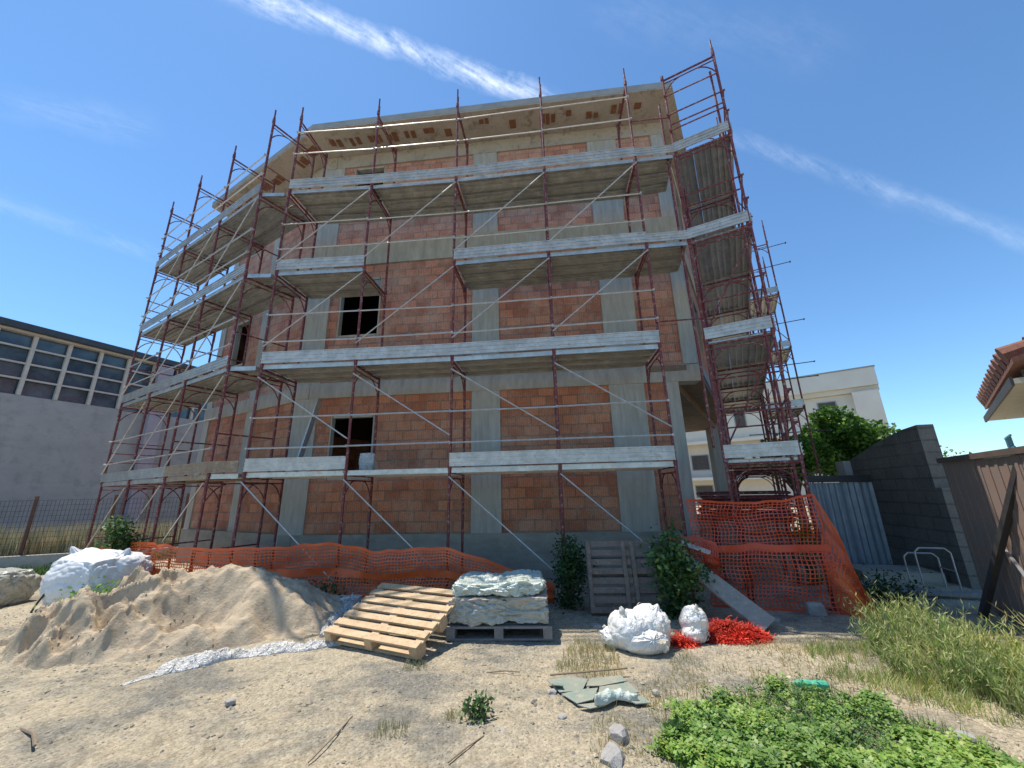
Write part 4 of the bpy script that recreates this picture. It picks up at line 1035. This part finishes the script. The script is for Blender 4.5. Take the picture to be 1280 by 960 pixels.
# tall weeds at right
wr = [pg(1090,815), pg(1110,800), pg(1160,800), pg(1230,818), pg(1330,830), pg(1400,890), pg(1330,925), pg(1230,890), pg(1160,865)]
rnd = random.Random(5); w = MB(); k = 0; xs_ = [p[0] for p in wr]; ys_ = [p[1] for p in wr]; k = 0
cl_c = []
while len(cl_c) < 105:
    x = rnd.uniform(min(xs_), max(xs_)); y = rnd.uniform(min(ys_), max(ys_))
    if inpoly(x+.18*fbm((x,y,3),2.5,2), y+.18*fbm((x,y,6),2.5,2), wr): cl_c.append((x, y, max(.1, .30+.28*fbm((x,y,12), 1.6, 2)+rnd.uniform(-.08,.10))))
for (x0_, y0_, H0) in cl_c:
    for q in range(17):
        x = x0_+rnd.gauss(0,.035); y = y0_+rnd.gauss(0,.035); H = H0*rnd.uniform(.6,1.1); a = rnd.uniform(0,6.28)
        L = V((math.cos(a), math.sin(a), 0))*H*rnd.uniform(.1,.75)+V((-.05,0,0)); p0 = V((x,y,gz(x,y))); p1 = p0+L*.35+V((0,0,H*.6)); p2 = p0+L+V((0,0,H)); s = V((math.cos(a+1.4), math.sin(a+1.4), 0))*.0035
        w.add([p0-s,p0+s,p1+s,p1-s,p2], [(0,1,2,3),(3,2,4)])
        for t in range(7):
            tt = rnd.uniform(.35,1); leaf(w, (p0.lerp(p1,tt*1.6) if tt < .6 else p1.lerp(p2,(tt-.6)/.4)), .055*rnd.uniform(.5,1.4), rnd, 1.6, .17)
o = w.build('tall_weeds', 'leaf_weed'); recentre(o, (3.8,4.2,0)); tag(o, 'thick growth of tall pale green weeds at the right edge before the fence', 'weeds', kind='stuff')
# dry grass over the right part of the yard and around
reg = [(.5,3.2),(1.6,4.45),(2.9,4.7),(3.9,4.7),(4.4,3.4),(3.0,3.2),(2.2,3.75),(1.3,3.5),(.9,2.4),(.3,2.4)]
blades(reg, 5200, .055, 'leaf_dry', 'dry_grass', 'short dry yellowish grass on the right half of the yard', 'grass', 3, .0025, .9, .6, prob=lambda x, y: .15+.85*(fbm((x,y,31), 1.6, 3) > -.05))
reg = [(2.55,3.75),(2.9,4.5),(3.6,4.5),(4.0,3.3),(3.3,3.1)]
blades(reg, 2600, .12, 'leaf_weed', 'grass_tufts', 'yellow green grass between the clover and the tall weeds', 'grass', 4, .003, .8, .6, prob=lambda x, y: .15+.85*(fbm((x,y,51), 2.5, 3) > -.05))
reg = [pg(690,835), pg(720,800), pg(770,812), pg(780,845), pg(735,848)]
blades(reg, 900, .09, 'leaf_dry', 'dry_grass', 'tufts of yellow green grass left of the large white bundle', 'grass', 5, .003, .8, .6)
for cx_, cy_, n, lb in ((520,835,120,'faint grass tuft below the corner of the tilted pallet'), (490,918,120,'small grass tuft on pale ground at the bottom left of centre'), (575,900,90,'small dry grass tuft left of the little green weed')):
    c = pg(cx_, cy_); blades([(c[0]-.12,c[1]-.08),(c[0]+.12,c[1]-.08),(c[0]+.12,c[1]+.08),(c[0]-.12,c[1]+.08)], n, .07, 'leaf_dry', 'dry_grass', lb, 'grass', cx_, .0025, .8)

# ------------------------------------------------------------------ LEFT: WAREHOUSE, FENCE, REEDS
W0 = V((-20.5,14.0)); wd = V((2.8,7.3)).normalized(); WM = frame2(W0, wd)     # x along the wall, +y away to the left
# local y of frame2 = left of direction -> (-dy,dx) = away from the yard (to the left)
wh = thing('warehouse', (-19.5,17,0), 'long grey industrial hall with a high glazed window band on the left', 'building')
MB().box(-9, 11.6, 0, .3, -.6, 5.78).build('wall', 'wh_wall', wh, WM)
MB().box(-9, 11.6, -.12, .3, 8.32, 8.42).build('fascia', 'wh_trim', wh, WM)
MB().box(-9, 11.6, -.35, 8, 8.425, 8.68).build('roof', 'wh_roof', wh, WM)
w = MB(); w.box(-9, 11.6, .16, .2, 5.78, 8.32); w.build('window_pane', 'glass', wh, WM)
us = [-9+1.05*k+.7 for k in range(20)]
for u in us:
    MB().box(u-.06, u+.06, -.03, .1, 5.785, 8.318).build('mullion', 'wh_trim', wh, WM)
for z in (6.45, 7.1, 7.75): MB().box(-9, 11.6, -.012, .075, z-.035, z+.035).build('glazing_bar', 'wh_trim', wh, WM)
MB().box(11.6, 11.9, -.3, 8, -.6, 8.3).build('end_wall', 'wh_wall', wh, WM)
MB().box(5.35, 5.95, -.5, -.032, -.6, 8.3).build('pillar', 'lilac', wh, WM)
MB().box(-8.5, 11, 4, 4.2, 0, 8.2).build('inner_wall', 'dark_in', wh, WM)
# further low wing with light wall, behind the left scaffold
# lower lean-to attached behind the left scaffold
an = thing('outbuilding', (-15.5,23,0), 'grey rendered outbuilding half hidden behind the left scaffold', 'building')
MB().box(-3.8, 5.5, -2, 2, -.6, 6.3).build('wall', 'wh_wall', an, Matrix.Translation((-13.8,25,0)))
MB().box(-3.95, 5.6, -2.15, 2.1, 6.305, 6.5).build('roof', 'wh_roof', an, Matrix.Translation((-13.8,25,0)))
# yard fence with posts
F0 = V((-17.6,12.0)); F1 = V((-10.9,14.4)); fd = (F1-F0); fl = fd.length; fd.normalize()
yf = thing('wire_fence', (-14,13,-.4), 'wire mesh fence with rusty posts in front of the grey hall', 'fence')
FFM = frame2(F0, fd)
for u in [0.4, 2.4, 4.4, 6.4]:
    MB().box(u-.035, u+.035, -.035, .035, -.5, 1.75).build('post', 'postwood', yf, FFM)
w = MB()
for k in range(int(fl/.1)): w.box(k*.1, k*.1+.008, -.045, -.04, -.4, 1.62)
for z in [-.3+.16*i for i in range(13)]: w.box(0, fl, -.054, -.048, z, z+.008)
w.build('wire_mesh', 'steel_dk', yf, FFM)
kb = MB(); kb.box(-1, fl+1, -.5, -.3, -.55, .02); o = kb.build('low_wall', 'cap', None, FFM); tag(o, 'low concrete kerb wall at the foot of the wire fence', 'wall')
a1 = [tuple((FFM @ V((u, v, 0))).xy) for u, v in ((-.5,.15),(fl+1,.15),(fl+1,.9),(-.5,.9))]
blades(a1, 5200, 1.45, 'reed', 'reeds', 'band of tall dry reeds behind the wire fence', 'reeds', 8, .012, .16, .35, base=lambda x, y: -.45)
a1 = [tuple((FFM @ V((u, v, 0))).xy) for u, v in ((-.5,-1.8),(fl+.5,-1.8),(fl+.5,-.6),(-.5,-.6))]
blades(a1, 2600, .3, 'leaf_mid', 'weeds', 'dark green weeds along the foot of the kerb wall on the left', 'weeds', 9, .012, .6, .5)

# ------------------------------------------------------------------ RIGHT: WHITE BUILDING
wb = thing('apartment_building', (23,31,0), 'finished cream apartment block with dark windows behind the site on the right', 'building')
BD = V((.8,-.6)).normalized(); BP = V((27.6,28)) - BD*20; BM = Matrix.Translation((-.45,0,-.25)) @ frame2(BP, BD) @ Matrix.Diagonal((1,1,.985,1))     # x 0..20, y inward (away)
MB().box(0, 20, 0, 8, 0, 8.6).build('wall', 'cream', wb, BM)
MB().box(-.3, 20.2, -.6, 8.4, 9.0, 10.35).build('parapet', 'cream_lt', wb, BM)
MB().box(-.35, 20.25, -.65, 8.45, 10.355, 10.46).build('coping', 'edge', wb, BM)
MB().box(-.1, 20.2, -.3, 8.1, 8.62, 8.99).build('roof_beam', 'cream', wb, BM)
MB().box(18.6, 20.1, -.62, -.01, 5.2, 8.6).build('corner_pier', 'cream_lt', wb, BM)
MB().box(0, 18.0, -.9, -.01, 5.6, 5.85).build('balcony_slab', 'cream_lt', wb, BM)
MB().box(0, 13.0, -.9, -.01, 2.4, 2.65).build('balcony_slab', 'cream_lt', wb, BM)
for (u0, u1, z0, z1) in ((16.4,17.6,6.6,8.2), (13.6,14.4,6.8,8.2), (10.5,11.4,6.8,8.2), (3.2,4.6,6.8,8.2), (16.2,17.4,3.4,4.9), (13.2,14.2,3.5,4.9), (2.2,4.6,1.2,2.0), (2.2,4.6,3.2,4.0), (6.5,8,3.3,4.7), (9.5,10.8,3.3,4.8), (6.5,8,.9,2.0)):
    f_o = MB().box(u0, u1, -.05, -.004, z0, z1).build('window', 'edge', wb, BM)
    MB().box(u0+.08, u1-.08, -.07, -.052, z0+.08, z1-.08).build('pane', 'shutter', f_o, BM)
for u in (5.4, 8.8, 12.2): MB().box(u, u+.35, -.85, -.6, 2.66, 5.59).build('balcony_column', 'lilac', wb, BM)

# gate
gt = thing('corrugated_gate', (6.5,8.3,0), 'blue grey corrugated metal gate closing the gap beside the block wall', 'gate')
GP = V((6.15,8.35)); GD = V((.97,-.1)).normalized(); GM = frame2(GP, GD); w = MB(); n = 44; Wg = 1.28
for i in range(n):
    u0, u1 = Wg*i/n, Wg*(i+1)/n; f = lambda u: .022*math.sin(u*2*math.pi/.125)
    w.add([(u0,f(u0),.05),(u1,f(u1),.05),(u1,f(u1),1.62),(u0,f(u0),1.62),(u0,f(u0)+.003,.05),(u1,f(u1)+.003,.05),(u1,f(u1)+.003,1.62),(u0,f(u0)+.003,1.62)], [(0,1,2,3),(7,6,5,4)])
w.build('corrugated_panel', 'corr', gt, GM)
MB().box(-.04, Wg+.04, -.05, .05, 1.63, 1.76).build('top_rail', 'steel_dk', gt, GM)
for u in (-.04, Wg+.0): MB().box(u-.03, u+.02, -.03, .03, 0, 1.62).build('gate_post', 'steel_dk', gt, GM)
# step
w = MB(); w.box(-.55,.55,-.35,.35,-.02,.16); o = w.build('concrete_step', 'plinth', None, Matrix.Translation((6.5,7.35,0)) @ Matrix.Rotation(-.3,4,'Z')); tag(o, 'grey concrete step in the shade in front of the corrugated gate', 'step')
# block wall
bw = thing('block_wall', (7.3,7.6,0), 'rough concrete block wall with a stepped raised end beside the metal fence', 'wall')
P0 = V((7.48,8.75)); P1 = V((6.98,6.65)); bd = (P1-P0).normalized(); BWM = frame2(P0, bd); Lw = (P1-P0).length
w = MB()
def wallprism(w, prof, y0, y1):
    n = len(prof); w.add([(u,y0,z) for u, z in prof]+[(u,y1,z) for u, z in prof], [tuple(range(n))[::-1], tuple(range(n,2*n))]+[(i,(i+1)%n,n+(i+1)%n,n+i) for i in range(n)])
wallprism(w, [(0,-.02),(Lw,-.02),(Lw,2.55),(Lw-.35,2.52),(Lw*.5,2.38),(.0,2.1)], 0, .24)
w.build('wall_body', 'blockwall', bw, BWM)
w = MB(); w.box(-.32, -.004, -.14, .3, -.02, 2.08); w.build('end_pier', 'cap', bw, BWM)
w = MB(); w.box(.004+Lw, Lw+.12, .0, 1.35, -.02, 1.5); w.build('return_wall', 'blockwall', bw, BWM)
# metal fence
mf = thing('metal_fence', (5.6,4.9,0), 'tall fence of pinkish grey metal sheets running along the right edge', 'fence')
E0 = V((5.98,5.52)); E1 = V((3.1,.7)); ed = (E1-E0).normalized(); EM = frame2(E0, ed); Le = (E1-E0).length
npan = 6
for i in range(npan):
    u0, u1 = Le*i/npan, Le*(i+1)/npan
    w = MB(); w.box(u0+.006, u1-.006, .006, .016, .0, 1.84)
    for q in range(5): uu = u0+.08+q*(u1-u0-.16)/4; w.box(uu-.03, uu+.03, -.001, .0055, .01, 1.835); w.box(uu-.022, uu+.022, .0165, .03, .01, 1.835)
    w.build('sheet_panel', 'fence_metal', mf, EM)
    MB().box(u1-.03, u1+.03, .022, .08, -.02, 1.88).build('fence_post', 'steel_dk', mf, EM)
MB().box(-.03, Le, -.03, .05, 1.845, 1.91).build('top_rail', 'rail_brown', mf, EM)
# leaning pole and pipe
a = V((*pg(1228,772), .0)); 
b_ = aty(1279, 563, 3.9)
w = MB(); w.bar(a, b_, .06, .06); o = w.build('leaning_pole', 'steel_dk'); recentre(o, a); tag(o, 'black square pole leaning against the metal fence', 'pole')
w = MB(); a = aty(1216,636,5.3); b_ = aty(1252,682,4.75); c = aty(1300,745,4.1); w.path([a, a.lerp(b_,.5)+V((0,0,.01)), b_, b_.lerp(c,.5)+V((0,0,.02)), c], .018, 7); o = w.build('hanging_pipe', 'steel_lt'); recentre(o, a); tag(o, 'thin pale pipe sagging across the metal fence behind the black pole', 'pipe')
# bent steel frame
cf = thing('steel_chair_frame', (6.3,6.9,0), 'bare bent steel tube frame standing in the shade before the block wall', 'chair frame')
def hoop(off, r=.012, h=.62, wdt=.42):
    o_ = V((6.15+off[0], 6.45+off[1], 0)); d = V((.9,-.35,0)).normalized()
    return [o_, o_+V((0,0,h-.06)), o_+d*.06+V((0,0,h)), o_+d*(wdt-.06)+V((0,0,h)), o_+d*wdt+V((0,0,h-.06)), o_+d*wdt]
MB().path(hoop((0,0)), .012, 6).build('front_hoop', 'steel_lt', cf)
MB().path(hoop((.12,.33), h=.5), .012, 6).build('rear_hoop', 'steel_lt', cf)
p1, p2 = hoop((0,0)), hoop((.12,.33), h=.5)
w = MB(); w.tube(p1[0]+V((0,0,.3)), p2[0]+V((0,0,.3)), .01); w.tube(p1[5]+V((0,0,.3)), p2[5]+V((0,0,.3)), .01); w.build('side_bar', 'steel_lt', cf)
# rubble and boards in shade
w = MB(); w.bar((5.6,6.3,.05), (6.6,5.9,.09), .14, .03); o = w.build('plank', 'wood_grey'); recentre(o, (6,6.1,0)); tag(o, 'dark board lying in the shade in front of the steel frame', 'plank')

# ------------------------------------------------------------------ HOUSE WITH TILED ROOF (far right)
hs = thing('tiled_house', (20,13,0), 'small house with orange tiled roof and cream eave at the right edge', 'house')
H0 = V((17.3,14.0)); H1 = V((11.3,8.4)); hd = (H1-H0).normalized(); HM = Matrix.Translation((0,0,-.32)) @ frame2(H0, hd); Lh = (H1-H0).length   # x towards the camera, y away to the right
MB().box(.8, Lh, 1.2, 6, 0, 3.95).build('wall', 'house_wall', hs, HM)
w = MB(); wallprism(w, [(0,4.0),(Lh,4.0),(Lh,4.12),(0,4.12)], 0, 6); w.build('eave_slab', 'eave', hs, HM)
MB().box(-.03, Lh, -.05, -.004, 3.96, 4.16).build('gutter', 'steel_dk', hs, HM)
w = MB()
w.add([(.0,.0,4.55),(Lh,.0,4.55),(Lh,6,6.7),(.0,6,6.7),(.0,.0,4.66),(Lh,.0,4.66),(Lh,6,6.82),(.0,6,6.82)], [(0,3,2,1),(4,5,6,7),(0,1,5,4),(1,2,6,5),(2,3,7,6),(3,0,4,7)])
rp = w.build('roof', 'tile', hs, HM @ Matrix.Translation((.75,0,-.22)))
w = MB()
for i in range(int(Lh/.62)):
    x = .25+i*.62
    for j in range(9):
        y0_ = -.05+j*.42; z0_ = 4.78+y0_*.36
        w.tube((x,y0_,z0_+.03), (x,y0_+.5,z0_+.18+.0), .25, 10, .2)
w.build('roof_tiles', 'tile', rp, HM @ Matrix.Translation((.75,0,-.22)))
for i in range(8): MB().box(.3+i*1.0, .40+i*1.0, .25, .37, 4.125, 4.6).build('rafter', 'wood_grey', hs, HM)
MB().box(.9, Lh, 1.3, 1.5, 4.125, 4.9).build('upper_wall', 'house_wall', hs, HM)
w = MB()
for i in range(13): w.box(-.6+i*.14, -.58+i*.14, .3, .32, 2.6, 3.35)
w.box(-.62, 1.2, .29, .33, 3.34, 3.39); w.box(-.62, 1.2, .29, .33, 2.95, 3.0); w.box(-.62, 1.2, .29, .33, 2.58, 2.62)
w.build('balcony_rail', 'blue', hs, HM)
MB().box(-.7, Lh, .2, 1.19, 2.35, 2.55).build('balcony_slab', 'eave', hs, HM)

# ------------------------------------------------------------------ SKY, SUN, CAMERA
SUN_EL, SH = R(70.5), V((-.83, .56)).normalized()
world = bpy.data.worlds.new('World'); scene.world = world; world.use_nodes = True
nt = world.node_tree; nt.nodes.clear()
out = nt.nodes.new('ShaderNodeOutputWorld'); bg = nt.nodes.new('ShaderNodeBackground'); sky = nt.nodes.new('ShaderNodeTexSky')
sky.sky_type = 'NISHITA'; sky.sun_disc = False; sky.sun_elevation = SUN_EL; sky.sun_rotation = math.atan2(SH.x, SH.y)
sky.air_density = 1.0; sky.dust_density = .1; sky.ozone_density = 2.5; sky.altitude = 30
bg.inputs[1].default_value = .15
tc = nt.nodes.new('ShaderNodeTexCoord'); D = tc.outputs['Generated']
def vdot(vec, const):
    n = nt.nodes.new('ShaderNodeVectorMath'); n.operation = 'DOT_PRODUCT'; nt.links.new(vec, n.inputs[0]); n.inputs[1].default_value = const; return n.outputs['Value']
def mth(op, a, b_=None, c=None, clamp=False):
    n = nt.nodes.new('ShaderNodeMath'); n.operation = op; n.use_clamp = clamp
    for i, v in enumerate((a, b_, c)):
        if v is None: continue
        if isinstance(v, (int, float)): n.inputs[i].default_value = v
        else: nt.links.new(v, n.inputs[i])
    return n.outputs[0]
wsp = nt.nodes.new('ShaderNodeTexNoise'); nt.links.new(D, wsp.inputs['Vector']); wsp.inputs['Scale'].default_value = 9; wsp.inputs['Detail'].default_value = 7; wsp.inputs['Roughness'].default_value = .65
wob = nt.nodes.new('ShaderNodeTexNoise'); nt.links.new(D, wob.inputs['Vector']); wob.inputs['Scale'].default_value = 26; wob.inputs['Detail'].default_value = 5; wob.inputs['Roughness'].default_value = .7
def streak(p, q, width, strength, ext=.12):
    a, b_ = ray(*p).normalized(), ray(*q).normalized(); n = a.cross(b_).normalized(); mid = (a+b_).normalized(); half = math.acos(max(-1,min(1,a.dot(mid))))
    d = mth('ADD', vdot(D, n), mth('MULTIPLY', mth('SUBTRACT', wsp.outputs[0], .5), width*1.6))
    m1 = mth('SUBTRACT', 1, mth('DIVIDE', mth('ABSOLUTE', d), width), clamp=True)
    al = vdot(D, mid)
    m2 = mth('MULTIPLY', mth('SUBTRACT', al, math.cos(half+ext)), 1/max(1e-3, math.cos(half)-math.cos(half+ext)), clamp=True)
    tang = (b_-a).normalized(); tang = (tang + n*.22).normalized(); n2 = mid.cross(tang).normalized()
    cb = nt.nodes.new('ShaderNodeCombineXYZ'); nt.links.new(mth('MULTIPLY', vdot(D, tang), 9), cb.inputs[0]); nt.links.new(mth('MULTIPLY', vdot(D, n2), 55), cb.inputs[1]); cb.inputs[2].default_value = p[0]*.013
    fb = nt.nodes.new('ShaderNodeTexNoise'); nt.links.new(cb.outputs[0], fb.inputs['Vector']); fb.inputs['Scale'].default_value = 1; fb.inputs['Detail'].default_value = 8; fb.inputs['Roughness'].default_value = .68; fb.inputs['Distortion'].default_value = .6
    mixn = mth('ADD', mth('MULTIPLY', fb.outputs[0], .6), mth('MULTIPLY', wob.outputs[0], .4))
    tx = mth('MULTIPLY_ADD', mth('SUBTRACT', mixn, .44), 4.2, .25, clamp=True)
    return mth('MULTIPLY', mth('MULTIPLY', mth('POWER', m1, 1.1), m2), mth('MULTIPLY', tx, strength))
tot = streak((330,0), (650,112), .026, .75, .10)
for a_ in (((-60,235),(170,310),.02,.12,.1), ((935,178),(1270,295),.018,.17,.08), ((60,140),(130,150),.035,.10,.08), ((780,20),(1000,60),.05,.05,.1), ((1150,260),(1280,290),.02,.10,.08)):
    tot = mth('MAXIMUM', tot, streak(*a_))
mx = nt.nodes.new('ShaderNodeMix'); mx.data_type = 'RGBA'
nt.links.new(tot, mx.inputs[0]); 
hs_ = nt.nodes.new('ShaderNodeHueSaturation'); nt.links.new(sky.outputs[0], hs_.inputs['Color']); hs_.inputs['Saturation'].default_value = 1.0
nt.links.new(mixc(nt, 1.0, hs_.outputs[0], (.44,.595,.68), 'MULTIPLY'), mx.inputs[6]); mx.inputs[7].default_value = (4.4, 4.75, 5.2, 1)
nt.links.new(mx.outputs[2], bg.inputs[0]); nt.links.new(bg.outputs[0], out.inputs[0])

sun = bpy.data.lights.new('sun', 'SUN'); so = bpy.data.objects.new('sun', sun); COL.objects.link(so)
sun.energy = 3.05; sun.angle = R(.5); sun.color = (1, .94, .84)
sv = V((SH.x*math.cos(SUN_EL), SH.y*math.cos(SUN_EL), math.sin(SUN_EL)))
so.rotation_euler = (-sv).to_track_quat('-Z', 'Y').to_euler(); so.location = (0,0,30)

cam = bpy.data.cameras.new('camera'); co = bpy.data.objects.new('camera', cam); COL.objects.link(co)
cam.sensor_width = 36; cam.lens = 36*F/1280; cam.clip_end = 3000; cam.clip_start = .05
c0 = ray(640, 480).normalized(); right = (ray(641,480)-ray(640,480)).normalized(); upv = right.cross(c0).normalized()
co.matrix_world = Matrix(((right.x,upv.x,-c0.x,0),(right.y,upv.y,-c0.y,0),(right.z,upv.z,-c0.z,EYE),(0,0,0,1)))
scene.camera = co
scene.view_settings.view_transform = 'Standard'; scene.view_settings.look = 'None'
scene.view_settings.exposure = .97; scene.view_settings.gamma = 1
scene.render.engine = 'CYCLES'
scene.render.resolution_x = 1024; scene.render.resolution_y = 768
